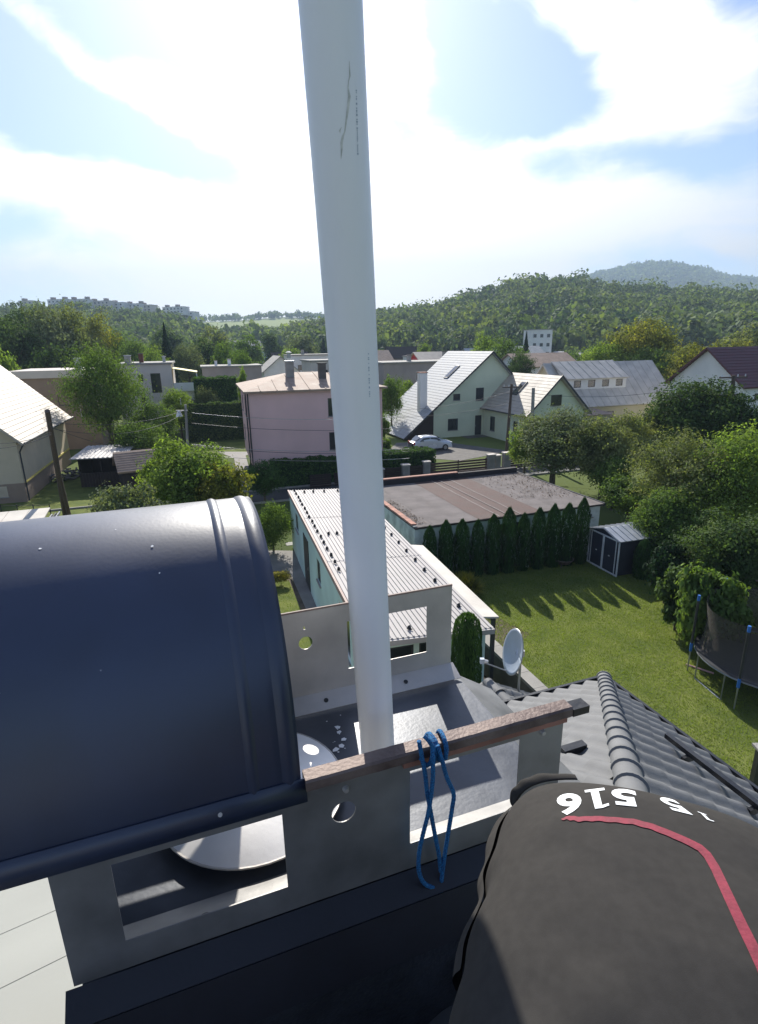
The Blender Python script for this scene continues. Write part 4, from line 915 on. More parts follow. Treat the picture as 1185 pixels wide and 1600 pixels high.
MB().box(1.563, 1.628, -.024, .022, 8.800, 8.828).build('rail_end_cap', 'black_plastic', ch)
b_ = MB()
for i in range(26):
    c = Vector((rg.uniform(.93, 1.12), rg.uniform(.45, 1.0), 8.2455)) if i > 8 else Vector((rg.uniform(.9, 1.0), rg.uniform(.72, .92), 8.2455)); r_ = rg.uniform(.002, .006) if i > 4 else rg.uniform(.012, .022)
    b_.add([c + Vector((r_ * math.cos(k * 1.25) * rg.uniform(.5, 1.3), r_ * math.sin(k * 1.25) * rg.uniform(.5, 1.3), .001)) for k in range(5)], [tuple(range(5))])
f_ = b_.build('plaster_flakes', 'white_paint', ch); f_['kind'] = 'stuff'

# white plastic pipe standing in the flue, leaning slightly back
pb_, pt_ = Vector((.0, 1.793, 8.245)), Vector((-.112, 1.27, 10.90)); 
q0 = EYE + ray(591, 1178) * 2.09; q1 = EYE + ray(516.5, 0) * 1.077; dd = (q1 - q0).normalized()
pb_ = q0 - dd * ((q0.z - 8.246) / dd.z); pt_ = q1 + dd * .55
b_ = MB(); b_.tube([pb_ + (pt_ - pb_) * i / 30 for i in range(31)], .0625, 48); pp = b_.build('pipe', 'pipe', None, 60)
props(pp, 'tall white plastic pipe leaning up out of the chimney top', 'pipe')
pd_ = (pt_ - pb_).normalized(); toc = (EYE - (pb_ + pt_) / 2); toc = (toc - pd_ * toc.dot(pd_)).normalized(); rgt = toc.cross(pd_) * -1
if rgt.x < 0: rgt = -rgt
def pipe_at(px, py, r=.0630):
    d = ray(px, py); best = None       # ray against the pipe's surface
    oc = EYE - pb_; a_ = d - pd_ * d.dot(pd_); c_ = oc - pd_ * oc.dot(pd_)
    A_, B_, C_ = a_.dot(a_), 2 * a_.dot(c_), c_.dot(c_) - r * r; disc_ = B_ * B_ - 4 * A_ * C_
    if disc_ < 0: return None
    return EYE + d * ((-B_ - math.sqrt(disc_)) / (2 * A_))
def strip_on_pipe(pts, name, m):
    bb = MB(); L0 = []
    for x, y, w in pts: L0 += [pipe_at(x - w / 2, y), pipe_at(x + w / 2, y)]
    bb.add(L0, [(2 * i, 2 * i + 1, 2 * i + 3, 2 * i + 2) for i in range(len(pts) - 1)]); return bb.build(name, m, pp)
strip_on_pipe([(546, 95, .5), (547, 118, 2.4), (545, 126, 1.5), (544, 136, 2), (546, 150, 4.2), (544, 168, 4), (541, 190, 2.6), (539, 205, 2.0), (536, 212, 3.5), (534, 222, 4), (534, 234, 3), (533, 249, .5)], 'scuff_mark', 'dark_stain')
strip_on_pipe([(534, 198, .5), (531, 204, 3), (532, 208, .5)], 'scuff_mark', 'dark_stain')
b_ = MB(); rg = random.Random(9)
for seg in ((557, 140, 559.5, 240), (576, 552, 578, 620)):
    y = seg[1]
    while y < seg[3]:
        h_ = rg.choice((1.6, 2.2, 3.0)); x = seg[0] + (seg[2] - seg[0]) * (y - seg[1]) / (seg[3] - seg[1]); w_ = rg.uniform(1.2, 2.4)
        q = [pipe_at(x - w_ / 2, y), pipe_at(x + w_ / 2, y), pipe_at(x + w_ / 2, y + h_), pipe_at(x - w_ / 2, y + h_)]; b_.add(q, [(0, 1, 2, 3)]); y += h_ + rg.choice((1.0, 1.4, 4.5))
b_.build('printed_line', 'print_ink', pp)
b_ = MB(); b_.tube([pb_ + Vector((0, 0, .0)), pb_ + Vector((0, 0, .028))], .078, 32); b_.build('pipe_collar', 'stainless_dull', ch).matrix_parent_inverse = (Matrix.Translation(CO) @ rotm(20)).inverted()

# blue rope looped over the rail
def rope_path(pts, t_=-.045):
    out_ = []
    for p in pts:
        tt = p[2] if len(p) > 2 else t_; out_.append(cpt(p[0], p[1], tt))
    return out_
def smooth(pts, k=6):
    P = [pts[0]] + pts + [pts[-1]]; o = []
    for i in range(1, len(P) - 2):
        for j in range(k):
            t_ = j / k; a, b, c, d = P[i - 1], P[i], P[i + 1], P[i + 2]
            o.append(.5 * ((2 * b) + (c - a) * t_ + (2 * a - 5 * b + 4 * c - d) * t_ ** 2 + (3 * b - a - 3 * c + d) * t_ ** 3))
    o.append(P[-2]); return o
rope = thing('rope', 'blue braided rope looped over the rusty rail and hanging in strands', 'rope', CO, CR)
def strand(pts, r=.0068):
    pts = smooth(pts, 10); bb = MB(); n_ = 10; d0 = 0; vs = []; up = None
    fine = [pts[0]]
    for a, b in zip(pts, pts[1:]):
        m_ = max(1, int((b - a).length / .003)); fine += [a + (b - a) * (i + 1) / m_ for i in range(m_)]
    bb.tube(fine, [r * (1 + .10 * math.sin(i * 2.1)) for i in range(len(fine))], n_); return bb.build('strand', 'rope', rope, 80)
w0 = []
def wrap(s_, ds): return [Vector((s_, -.032, 8.79)), Vector((s_ + ds * .2, -.034, 8.825)), Vector((s_ + ds * .4, -.012, 8.846)), Vector((s_ + ds * .7, .02, 8.846)), Vector((s_ + ds * .9, .040, 8.825)), Vector((s_ + ds, .042, 8.785)), Vector((s_ + ds * 1.1, .03, 8.76))]
for s_, ds in ((1.045, .015), (1.062, -.01), (1.083, .012), (1.035, .03)): strand(wrap(s_, ds), .0075)
strand(rope_path([(655, 1158, -.03), (660, 1185, -.038), (665, 1212), (668, 1240), (674, 1272), (680, 1305), (686, 1335), (689, 1362)]))
strand(rope_path([(676, 1166, -.034), (677, 1195), (676, 1225), (670, 1268), (661, 1305), (655, 1335), (655, 1362), (663, 1380), (678, 1387), (688, 1384)], -.055))
strand(rope_path([(684, 1165, -.034), (691, 1188), (699, 1216), (709, 1240), (707, 1262), (701, 1300), (694, 1345), (690, 1380), (689, 1420), (691, 1465)], -.05))
strand(rope_path([(663, 1150, -.02), (672, 1160, -.034), (680, 1178, -.036), (668, 1196, -.034), (658, 1185, -.03)], -.036), .0068)

# ================================================================== THE PERSON: bent over, back up, head towards the viewer
PC = Vector((.455, .735, 0)); PD = Vector((-.37, -.93, 0)).normalized(); PX = Vector((-PD.y, PD.x, 0))    # PD hips to head; PX across (to the right in view)
if PX.x < 0: PX = -PX
person = thing('person', 'bent over person in black t-shirt with white digits and red stripe', 'person', (PC.x, PC.y, 7.95), 0)
def pw(v, u, z): return PC + PD * v + PX * u + Vector((0, 0, z)) - Vector((PC.x, PC.y, 7.95))
bm = bmesh.new(); sk = []
def jn(p, r, prev=None):
    v_ = bm.verts.new(p); sk.append(r if isinstance(r, tuple) else (r, r))
    if prev is not None: bm.edges.new((prev, v_))
    return v_
pel = jn(pw(.08, 0, 9.0), (.14, .10)); s1 = jn(pw(.24, 0, 9.06), (.13, .09), pel); s2 = jn(pw(.42, 0, 9.07), (.15, .10), s1); s3 = jn(pw(.56, 0, 9.02), (.11, .09), s2)
nk = jn(pw(.66, 0, 8.97), .055, s3); hd0 = jn(pw(.72, 0, 8.93), .075, nk); hd1 = jn(pw(.81, 0, 8.87), .088, hd0); hd2 = jn(pw(.90, 0, 8.82), .07, hd1)
for sg_ in (-1, 1):
    sh_ = jn(pw(.54, sg_ * .17, 8.98), .062, s3); el = jn(pw(.58, sg_ * .25, 8.72), .042, sh_); wr = jn(pw(.48, sg_ * .2, 8.48), .028, el); hn = jn(pw(.45, sg_ * .19, 8.40), .038, wr)
    for k in range(4): f1_ = jn(pw(.445 + .02 * k, sg_ * (.19 + .0), 8.33), .009, hn); jn(pw(.44 + .02 * k, sg_ * .17, 8.29 + .004 * k), .008, f1_)
    th_ = jn(pw(.41, sg_ * .16, 8.37), .011, hn); jn(pw(.40, sg_ * .15, 8.33), .009, th_)
    hp = jn(pw(.06, sg_ * .10, 8.92), .095, pel); kn = jn(pw(.14, sg_ * .13, 8.46), .062, hp); an_ = jn(pw(.04, sg_ * .13, 8.05), .042, kn); jn(pw(.20, sg_ * .15, 8.0), .038, an_)
me = bpy.data.meshes.new('body'); bm.to_mesh(me); bm.free(); bo = inst('body', me, person)
sm = bo.modifiers.new('skin', 'SKIN')
for i, r_ in enumerate(sk): me.skin_vertices[0].data[i].radius = r_
me.skin_vertices[0].data[0].use_root = True
bo.modifiers.new('sub', 'SUBSURF').levels = 2; bo.modifiers['sub'].render_levels = 2; me.materials.append(M['skin'])
# trousers
for sg_ in (-1, 1): 
    b_ = MB(); b_.tube([pw(.03, sg_ * .09, 9.0), pw(.06, sg_ * .10, 8.9), pw(.14, sg_ * .13, 8.46), pw(.07, sg_ * .13, 8.16), pw(.04, sg_ * .13, 8.04)], [.125, .125, .09, .075, .075], 16); b_.build('trouser_leg', 'trouser', person, 60)
    MB().box(-.05, .05, -.06, .2, -.02, .07).build('shoe', 'black_plastic', person, loc=pw(.05, sg_ * .14, 7.985))
b_ = MB(); b_.grid(lambda u, v: pw(-.0 + .22 * v, .185 * math.cos(u * 6.2832), 9.0 + .12 * math.sin(u * 6.2832)), 24, 3); b_.build('trouser_seat', 'trouser', person, 60)
b_ = MB(); hc = pw(.82, 0, 8.88)
b_.grid(lambda u, v: hc + Vector(((.104) * math.sin(v * 2.1) * math.cos(u * 6.2832), .118 * math.sin(v * 2.1) * math.sin(u * 6.2832), .10 * math.cos(v * 2.1))), 24, 10); b_.build('hair', 'hair', person, 60)
# face details (looking down and towards the roof)
for sg_ in (-1, 1):
    MB().tube([pw(.80, sg_ * .085, 8.84), pw(.80, sg_ * .105, 8.85)], [.03, .02], 8).build('ear', 'skin', person, 60)
    MB().tube([pw(.885, sg_ * .03, 8.775), pw(.892, sg_ * .03, 8.77)], [.012, .006], 8).build('eye', 'white_paint', person, 60)
MB().tube([pw(.87, 0, 8.76), pw(.875, 0, 8.735)], [.014, .010], 8).build('nose', 'skin', person, 60)
# the shirt: one continuous closed loft
def shirt(u, v):
    """u round the body 0..1 (0 = right flank, .25 = back, .5 = left flank), v from the hem to the shoulders"""
    a = u * 2 * math.pi; c, s_ = math.cos(a), math.sin(a)
    vv = v * .66; cap = math.sqrt(max(0.0, 1 - ((.10 - vv) / .13) ** 2)) if vv < .10 else 1.0
    w = (.245 + .018 * math.sin(v * 3.1)) * (.80 + .20 * cap); 
    hgt = (.150 + .045 * math.sin(min(1, v * 1.2) * 2.6)) * (.30 + .70 * cap)
    if v > .8: k = (v - .8) / .2; w *= 1 - .55 * k * k; hgt *= 1 - .45 * k * k
    x = w * (abs(c) ** .8) * (1 if c > 0 else -1); z = hgt * (abs(s_) ** .86) * (1 if s_ > 0 else -1)
    if s_ < 0: z *= .75
    z += 9.135 - .05 * max(0, v - .5)
    # folds running from the flank, and small ripples
    f = .011 * max(0, math.sin(20 * vv + 16 * x + 1)) ** 2.5 * max(0, -x / .25) ** 1.1 + .004 * max(0, math.sin(31 * vv - 13 * x)) ** 3 * max(0, .3 - x) + .0022 * math.sin(55 * vv - 22 * x + 2) * max(0, -x / .25) + .0025 * math.sin(60 * vv + 6 * x) * max(0, x / .25) + .0012 * math.sin(17 * x + 21 * vv)
    z += f * (1 if s_ > 0 else .3); x += f * .8
    return pw(vv - .045, x, z)
b_ = MB(); b_.grid(shirt, 160, 110); so = b_.build('t_shirt', 'shirt', person, 75)
# loose hem with a gap along the left flank
b_ = MB()
def hem(u, v):
    a = rad(118 + 70 * u); p = shirt(a / 6.28318, 0.02); out_ = (p - pw(.12, -.02, 9.02)).normalized()
    rip = .002 * math.sin(u * 9) + .001 * math.sin(u * 31 + 1)
    w_ = .022 * math.sin(math.pi * min(1, u * 1.1 + .06)) ** .5
    return p + out_ * (.004 + rip * v) + PD * (-.016 * v) + PX * (-w_ * v) + Vector((0, 0, -.010 * v + .004 * math.sin(v * 3.14)))
b_.grid(hem, 80, 8)
ho = b_.build('shirt_hem', 'shirt', person, 75); sm = ho.modifiers.new('thickness', 'SOLIDIFY'); sm.thickness = .003
def side_fold(u, v):
    vv = .02 + .5 * u; p = shirt(.5 - .012, vv); rip = .004 * math.sin(u * 9) + .0015 * math.sin(u * 27)
    return p + PX * (-.004 - (.013 + rip) * math.sin(v * 3.14159) * (1 - .35 * u)) + Vector((0, 0, .012 - .05 * v))
b_ = MB(); b_.grid(side_fold, 70, 10); b_.build('shirt_fold', 'shirt', person, 75)
for sg_ in (-1, 1):
    b_ = MB(); b_.grid(lambda u, v: pw(.52 + .05 * v, sg_ * (.17 + .085 * v), 9.0 - .22 * v) + Vector((math.cos(u * 6.2832) * (.085 - .012 * v), math.sin(u * 6.2832) * (.085 - .012 * v), math.sin(u * 6.2832) * .02)), 24, 8); b_.build('sleeve', 'shirt', person, 70)
# print on the shirt, draped on the cloth
me = so.data; bv = BVHTree.FromPolygons([so.data.vertices[i].co + Vector((PC.x, PC.y, 7.95)) for i in range(len(me.vertices))], [tuple(p.vertices) for p in me.polygons])
def drape(px, py, off=.0012):
    d = ray(px, py).normalized(); h = bv.ray_cast(EYE, d)
    if h[0] is None: return None
    n_ = h[1]
    if n_.dot(d) > 0: n_ = -n_
    return h[0] + n_ * off - Vector((PC.x, PC.y, 7.95))
def draped_mesh(V2, F2, name, m, off=.0012):
    pts = [drape(x, y, off) for x, y in V2]; keep = [f for f in F2 if all(pts[i] is not None for i in f)]
    mxl = .06; keep = [f for f in keep if max((pts[f[i]] - pts[f[i - 1]]).length for i in range(len(f))) < mxl]
    used = sorted({i for f in keep for i in f}); mp_ = {k: i for i, k in enumerate(used)}
    if not keep: return
    bb = MB(); bb.add([pts[i] for i in used], [tuple(mp_[i] for i in f) for f in keep]); o = bb.build(name, m, so); return o
def text_faces(txt, size=1.0):
    cu = bpy.data.curves.new('print', 'FONT'); cu.body = txt; cu.size = size; cu.offset = .035; cu.resolution_u = 4
    o = bpy.data.objects.new('print', cu); COL.objects.link(o); bpy.context.view_layer.update()
    me = o.to_mesh(); bm = bmesh.new(); bm.from_mesh(me); o.to_mesh_clear(); bpy.data.objects.remove(o); bpy.data.curves.remove(cu)
    for k in range(1, 14):
        for ax in (0, 1):
            no = Vector((1, 0, 0)) if ax == 0 else Vector((0, 1, 0)); bmesh.ops.bisect_plane(bm, geom=bm.verts[:] + bm.edges[:] + bm.faces[:], plane_co=no * (k * .12), plane_no=no)
    V2 = [(v.co.x, v.co.y) for v in bm.verts]; F2 = [tuple(v.index for v in f.verts) for f in bm.faces]; bm.free(); return V2, F2
# each digit: the cell it fills in the view (baseline side is the far side: the print is upside down for the viewer)
def one_faces():
    V2, F2 = [], []
    for quad in ([(.08, 0), (.92, 0), (.92, .12), (.08, .12)], [(.34, .12), (.68, .12), (.68, 1), (.34, 1)], [(.04, .80), (.34, .86), (.34, 1), (.04, .92)]):
        n_ = 6
        for j in range(n_ + 1):
            f = j / n_
            for i in range(4):
                g = i / 3; a = [quad[0][k] + (quad[1][k] - quad[0][k]) * g for k in (0, 1)]; b = [quad[3][k] + (quad[2][k] - quad[3][k]) * g for k in (0, 1)]
                V2.append((a[0] + (b[0] - a[0]) * f, a[1] + (b[1] - a[1]) * f))
        o = len(V2) - (n_ + 1) * 4
        F2 += [(o + j * 4 + i, o + j * 4 + i + 1, o + (j + 1) * 4 + i + 1, o + (j + 1) * 4 + i) for j in range(n_) for i in range(3)]
    return V2, F2
def digit(chh, tl, tr, br, bl):
    V2, F2 = one_faces() if chh == '1' else text_faces(chh); x0, x1 = min(v[0] for v in V2), max(v[0] for v in V2); y0, y1 = min(v[1] for v in V2), max(v[1] for v in V2)
    out_ = []
    for x, y in V2:
        u, v = 1 - (x - x0) / (x1 - x0), (y - y0) / (y1 - y0)     # rotated half a turn: right becomes left, top becomes near
        a = (tl[0] + (tr[0] - tl[0]) * u, tl[1] + (tr[1] - tl[1]) * u); b = (bl[0] + (br[0] - bl[0]) * u, bl[1] + (br[1] - bl[1]) * u)
        out_.append((a[0] + (b[0] - a[0]) * v, a[1] + (b[1] - a[1]) * v))
    draped_mesh(out_, F2, 'printed_digit', 'shirt_print')
digit('6', (870, 1242), (908, 1240), (911, 1272), (873, 1276))
digit('1', (914, 1236), (946, 1232), (953, 1262), (922, 1266))
digit('5', (954, 1232), (992, 1236), (1000, 1262), (960, 1258))
digit('5', (1026, 1245), (1052, 1250), (1088, 1276), (1048, 1266))
digit('1', (1090, 1269), (1104, 1274), (1118, 1286), (1100, 1280))
st = [(878, 1281, 2), (890, 1279, 8), (905, 1281, 9), (930, 1280, 9.5), (960, 1282, 10), (990, 1285, 10.5), (1020, 1293, 11), (1050, 1305, 11.5), (1075, 1316, 12), (1094, 1326, 13), (1106, 1338, 15), (1118, 1358, 17), (1132, 1388, 18), (1146, 1418, 19), (1160, 1448, 20), (1175, 1478, 21), (1190, 1510, 22), (1210, 1560, 24)]
fine = []
for a, b in zip(st, st[1:]):
    for k in range(8): fine.append(tuple(a[i] + (b[i] - a[i]) * k / 8 for i in range(3)))
V2 = []; 
for i, (x, y, w_) in enumerate(fine):
    nx_, ny_ = fine[min(i + 1, len(fine) - 1)][0] - fine[max(i - 1, 0)][0], fine[min(i + 1, len(fine) - 1)][1] - fine[max(i - 1, 0)][1]; l = math.hypot(nx_, ny_) or 1
    jag = 1.0 * math.sin(i * .9) * max(0, 1 - i / 70)
    w_ *= .82; V2 += [(x - ny_ / l * (w_ / 2 + jag), y + nx_ / l * (w_ / 2 + jag)), (x, y), (x + ny_ / l * (w_ / 2 - .4 * jag), y - nx_ / l * (w_ / 2 - .4 * jag))]
draped_mesh(V2, [(3 * i + k, 3 * i + k + 1, 3 * i + k + 4, 3 * i + k + 3) for i in range(len(fine) - 1) for k in (0, 1)], 'printed_stripe', 'shirt_red')

# ================================================================== HOUSES
# pink house
ph = thing('house', 'pink two storey house with low hipped metal roof and grey chimneys', 'house', onz(388, 612, 7.0).xy[:] + (0,), rad(16.5))
PL, PW_ = 10.0, 10.0
walls(ph, PL, PW_, 7.0, 'render_pink', [('f', 5.75, 4.95, 1.15, 1.35), ('f', 5.75, 2.4, 1.15, 1.35), ('f', 8.3, 4.95, 1.15, 1.35), ('l', 1.2, 4.9, 1.2, 1.3), ('l', 4.5, 4.9, 1.2, 1.3), ('l', 7.4, 4.9, 1.2, 1.3), ('l', 1.2, 2.4, 1.2, 1.3), ('l', 7.4, 2.4, 1.2, 1.3)], z0=1.25)
MB().box(.3, PL - .3, .3, PW_ - .3, 0, 1.245).build('plinth', 'bitumen_dark', ph)
for x in (1.0, 3.6, 6.4): MB().box(x, x + 1.9, .24, .295, .02, 1.2).build('garage_door', 'frame_brown', ph)
b_ = MB(); o_, r_ = .35, 3.2; A4 = [(-o_, -o_, 7.02), (PL + o_, -o_, 7.02), (PL + o_, PW_ + o_, 7.02), (-o_, PW_ + o_, 7.02)]
R1, R2 = (3.6, PW_ / 2, 8.05), (PL - 3.6, PW_ / 2, 8.05)
b_.add(A4 + [R1, R2] + [(x, y, 6.88) for x, y, z in A4], [(0, 1, 5, 4), (1, 2, 5), (2, 3, 4, 5), (3, 0, 4), (0, 6, 7, 1), (1, 7, 8, 2), (2, 8, 9, 3), (3, 9, 6, 0), (9, 8, 7, 6)]); rf = b_.build('roof', 'roof_brown', ph)
b_ = MB()
for i in range(1, 9):
    x = -o_ + (PL + 2 * o_) * i / 9; t_ = min(1, max(0, (x + o_) / (3.6 + o_))) if x < 3.6 else (1 if x < PL - 3.6 else min(1, (PL + o_ - x) / (3.6 + o_)))
    b_.slab([(x - .03, -o_, 7.06), (x + .03, -o_, 7.06), (x + .03, -o_ + (PW_ / 2 + o_) * t_, 7.06 + 1.03 * t_), (x - .03, -o_ + (PW_ / 2 + o_) * t_, 7.06 + 1.03 * t_)], .05)
b_.build('roof_seam', 'roof_brown', ph)['kind'] = 'stuff'
chimney_part(ph, 3.25, 3.4, 7.3, 8.9, .62, 'concrete', 'galvanised'); chimney_part(ph, 5.7, 2.6, 7.3, 8.7, .55, 'concrete_dark', 'concrete_dark')
b_ = MB(); b_.tube([(3.57, 3.77, 9.2), (3.57, 3.77, 9.55)], .16, 8); b_.tube([(3.57, 3.77, 9.6), (3.57, 3.77, 9.72)], [.26, .05], 8); b_.build('chimney_cowl', 'galvanised', ph)
b_ = MB(); b_.tube([(-.08, -.08, 1), (-.08, -.08, 6.9)], .05, 6); b_.tube([(-.08, 2.6, 1), (-.08, 2.6, 6.9)], .05, 6); b_.build('drainpipe', 'frame_dark', ph)

# green house: catslide main wing and front wing
gh = thing('house', 'pale green house with a steep pale roof sweeping down to the ground on one side', 'house', (6.2, 61.7, 0), rad(19))
GD = 10.5
b_ = MB(); hs = [(1.75, 3.0, .75, 2.05), (5.15, 6.0, 0.02, 2.25), (5.15, 6.15, 3.9, 5.3), (2.35, 3.2, 4.05, 4.75)]
def vz(s_): return 9.05 - (6.9 - s_) * .845 if s_ < 6.9 else 9.05 - (s_ - 6.9) * .97
b_.facade([(0, 0), (5.9, 0), (13.2, 0), (13.2, vz(13.2)), (6.9, 9.05), (0, vz(0))], [tuple(h) for h in [(x0, x1, z0, z1) for x0, x1, z0, z1 in hs]], .3)
b_.box(-0.0, .3, .3, GD, 0, vz(0) - .1); b_.box(12.9, 13.2, .3, GD, 0, vz(13.2) - .05); b_.build('wall', 'render_green', gh)
for x0, x1, z0, z1 in (hs[0], hs[2], hs[3]): window(gh, Matrix.Translation((x0, 0, z0)), x1 - x0, z1 - z0, 'frame_dark', fw=.09, mull=(x1 - x0) > 1.1)
d_ = MB().box(5.15, 6.0, .08, .14, .02, 2.25).build('door', 'frame_dark', gh); MB().box(5.25, 5.29, .04, .075, 1.0, 1.15).build('handle', 'galvanised', d_)
MB().facade([(-3.3, 0.02), (-.01, .02), (-.01, vz(0) - .02), (-3.3, vz(-3.3) - .02)], [], .12).build('timber_wall', 'dark_wood', gh)
def roof_panel(parent, s0, z0, s1, z1, y0, y1, m, rows=0, th=.16, name='roof'):
    b_ = MB()
    if rows:
        for i in range(rows):
            f0, f1_ = i / rows, (i + 1) / rows; P_ = lambda f, y, d: (s0 + (s1 - s0) * f, y, z0 + (z1 - z0) * f + d)
            q = [P_(f0, y0, .022), P_(f0, y1, .022), P_(f1_, y1, 0), P_(f1_, y0, 0)]
            b_.slab(q if s0 > s1 else q[::-1], th)
    else:
        q = [(s0, y0, z0), (s0, y1, z0), (s1, y1, z1), (s1, y0, z1)]; b_.slab(q if s0 > s1 else q[::-1], th)
    return b_.build(name, m, parent)
rf = roof_panel(gh, -3.7, vz(-3.7) + .15, 6.9, 9.2, -.45, GD + .3, 'roof_slate_light', 34); roof_panel(gh, 13.6, vz(13.6) + .15, 6.9, 9.2, -.45, GD + .3, 'roof_slate_light', 18)
for s0, z0, s1, z1 in ((-3.7, vz(-3.7), 6.9, 9.05), (13.6, vz(13.6), 6.9, 9.05)):
    b_ = MB(); b_.hexa([(s0, -.5, z0 - .02), (s0, -.46, z0 - .02), (s1, -.46, z1 - .02), (s1, -.5, z1 - .02)], [(s0, -.5, z0 + .22), (s0, -.46, z0 + .22), (s1, -.46, z1 + .22), (s1, -.5, z1 + .22)]); b_.build('verge_board', 'frame_dark', gh)
chimney_part(gh, -.75, 2.0, 2.2, 7.0, .85, 'render_white', 'coping_brick')
sk_ = MB(); zz = lambda s_: vz(s_) + .3; sk_.slab([(3.3, 3.6, zz(3.3)), (3.3, 4.6, zz(3.3)), (4.9, 4.6, zz(4.9)), (4.9, 3.6, zz(4.9))][::-1], .1); so2 = sk_.build('roof_window', 'frame_dark', gh); sk_ = MB(); sk_.slab([(3.4, 3.7, zz(3.4) + .02), (3.4, 4.5, zz(3.4) + .02), (4.8, 4.5, zz(4.8) + .02), (4.8, 3.7, zz(4.8) + .02)][::-1], .02); sk_.build('pane', 'glass', so2)
# front wing: left wall at x 6.1, front gable at y -8.95
wx0, wx1, wy = 6.2, 13.0, -8.7; wm = 9.6; wz = 6.75; we = 3.35
b_ = MB(); b_.facade([(0, 0), (wx1 - wx0, 0), (wx1 - wx0, we), (wm - wx0, wz - .1), (0, we)], [(2.6, 3.9, 3.9, 5.0), (1.1, 2.4, 1.0, 2.2)], .3, mtx=Matrix.Translation((wx0, wy, 0)))
b_.facade([(0.0, 0), (8.68, 0), (8.68, we), (0.0, we)], [(1.5, 2.55, .7, 2.3), (6.2, 7.0, 1.2, 2.3)], .3, mtx=Matrix.Translation((wx0 - .0, -.01, 0)) @ rotm(-90)); b_.box(wx1 - .3, wx1, wy + .3, -.01, 0, we); b_.build('wing_wall', 'render_green', gh)
window(gh, Matrix.Translation((wx0 + 2.6, wy, 3.9)), 1.3, 1.1, 'frame_brown'); window(gh, Matrix.Translation((wx0 + 1.1, wy, 1.0)), 1.3, 1.2, 'frame_dark')
for u, z, w_, h_ in ((1.5, .7, 1.05, 1.6), (6.2, 1.2, .8, 1.1)): window(gh, Matrix.Translation((wx0, -.01, 0)) @ rotm(-90) @ Matrix.Translation((u, 0, z)), w_, h_, 'frame_dark', fw=.09)
sl = (wz - we) / (wm - wx0)
roof_panel(gh, wx0 - .45, we - .45 * sl + .15, wm, wz + .1, wy - .5, .6, 'roof_cream', 13); roof_panel(gh, wx1 + .45, we - .45 * sl + .15, wm, wz + .1, wy - .5, .6, 'roof_cream', 13)
for s0, s1 in ((wx0 - .45, wm), (wx1 + .45, wm)):
    z0 = we - .45 * sl; b_ = MB(); b_.hexa([(s0, wy - .56, z0), (s0, wy - .51, z0), (s1, wy - .51, wz - .03), (s1, wy - .56, wz - .03)], [(s0, wy - .56, z0 + .24), (s0, wy - .51, z0 + .24), (s1, wy - .51, wz + .2), (s1, wy - .56, wz + .2)]); b_.build('verge_board', 'frame_dark', gh)
zq = lambda s_: we + (s_ - wx0) * sl + .27
b_ = MB(); b_.slab([(7.4, -4.6, zq(7.4)), (7.4, -3.6, zq(7.4)), (8.7, -3.6, zq(8.7)), (8.7, -4.6, zq(8.7))][::-1], .1); so2 = b_.build('roof_window', 'frame_dark', gh); b_ = MB(); b_.slab([(7.5, -4.5, zq(7.5) + .02), (7.5, -3.7, zq(7.5) + .02), (8.6, -3.7, zq(8.6) + .02), (8.6, -4.5, zq(8.6) + .02)][::-1], .02); b_.build('pane', 'glass', so2)
b_ = MB(); b_.tube([(wx0 - .5, wy - .4, we - .3), (wx0 - .5, -.1, we - .3)], .07, 6); b_.tube([(wx0 - .5, wy - .2, we - .3), (wx0 - .1, wy + .1, we - .7), (wx0 - .1, wy + .1, 0.1)], .05, 6); b_.build('gutter', 'frame_dark', gh)
for i in range(4): MB().box(4.0 + .15 * i, 6.18, -2.4 + .35 * i, -.02 if i == 3 else -2.4 + .35 * (i + 1) - .004, 0, .16 * (i + 1)).build('step', 'concrete', gh) if False else None
MB().box(3.4, 6.15, -1.6, -.02, 0, .02).build('terrace', 'concrete_dark', gh)

# house with standing seam roof and long shed dormer
sd = thing('house', 'house with pale standing seam metal roof and a long white dormer', 'house', (21.5, 63.8, 0), rad(19))
walls(sd, 15.5, 9.0, 3.1, 'render_yellow', [('f', 5.5, 1.0, 1.2, 1.2)], ridge=7.6, rdir='x')
gable_roof(sd, 15.5, 9.0, 3.1, 7.5, 'roof_metal', over=.4, seams=15)
dz = lambda y: 3.1 + y * (4.4 / 4.5) + .16
b_ = MB(); b_.facade([(0, 0), (8.4, 0), (8.4, 1.35), (0, 1.35)], [(.9, 1.9, .3, 1.1), (2.9, 3.9, .3, 1.1), (4.9, 5.9, .3, 1.1), (6.9, 7.9, .3, 1.1)], .15, mtx=Matrix.Translation((1.0, 1.5, dz(1.5) - .1)))
b_.add([(9.4, 1.65, dz(1.65) - .1), (9.4, 4.4, dz(4.4) - .1), (9.4, 1.65, dz(1.5) + 1.25)], [(0, 1, 2)]); b_.add([(1.0, 1.65, dz(1.65) - .1), (1.0, 4.4, dz(4.4) - .1), (1.0, 1.65, dz(1.5) + 1.25)], [(0, 2, 1)]); b_.build('dormer_wall', 'render_white', sd)
for x in (.9, 2.9, 4.9, 6.9): window(sd, Matrix.Translation((1.0 + x, 1.5, dz(1.5) + .2)), 1.0, .8, 'frame_brown', sill=False)
b_ = MB(); b_.slab([(.7, 1.2, dz(1.5) + 1.22), (9.7, 1.2, dz(1.5) + 1.22), (9.7, 4.5, dz(4.5) + .16), (.7, 4.5, dz(4.5) + .16)], .1)
for i in range(9): x = .74 + i * 1.11; b_.slab([(x, 1.2, dz(1.5) + 1.27), (x + .06, 1.2, dz(1.5) + 1.27), (x + .06, 4.5, dz(4.5) + .21), (x, 4.5, dz(4.5) + .21)], .05)
b_.build('dormer_roof', 'roof_metal', sd)
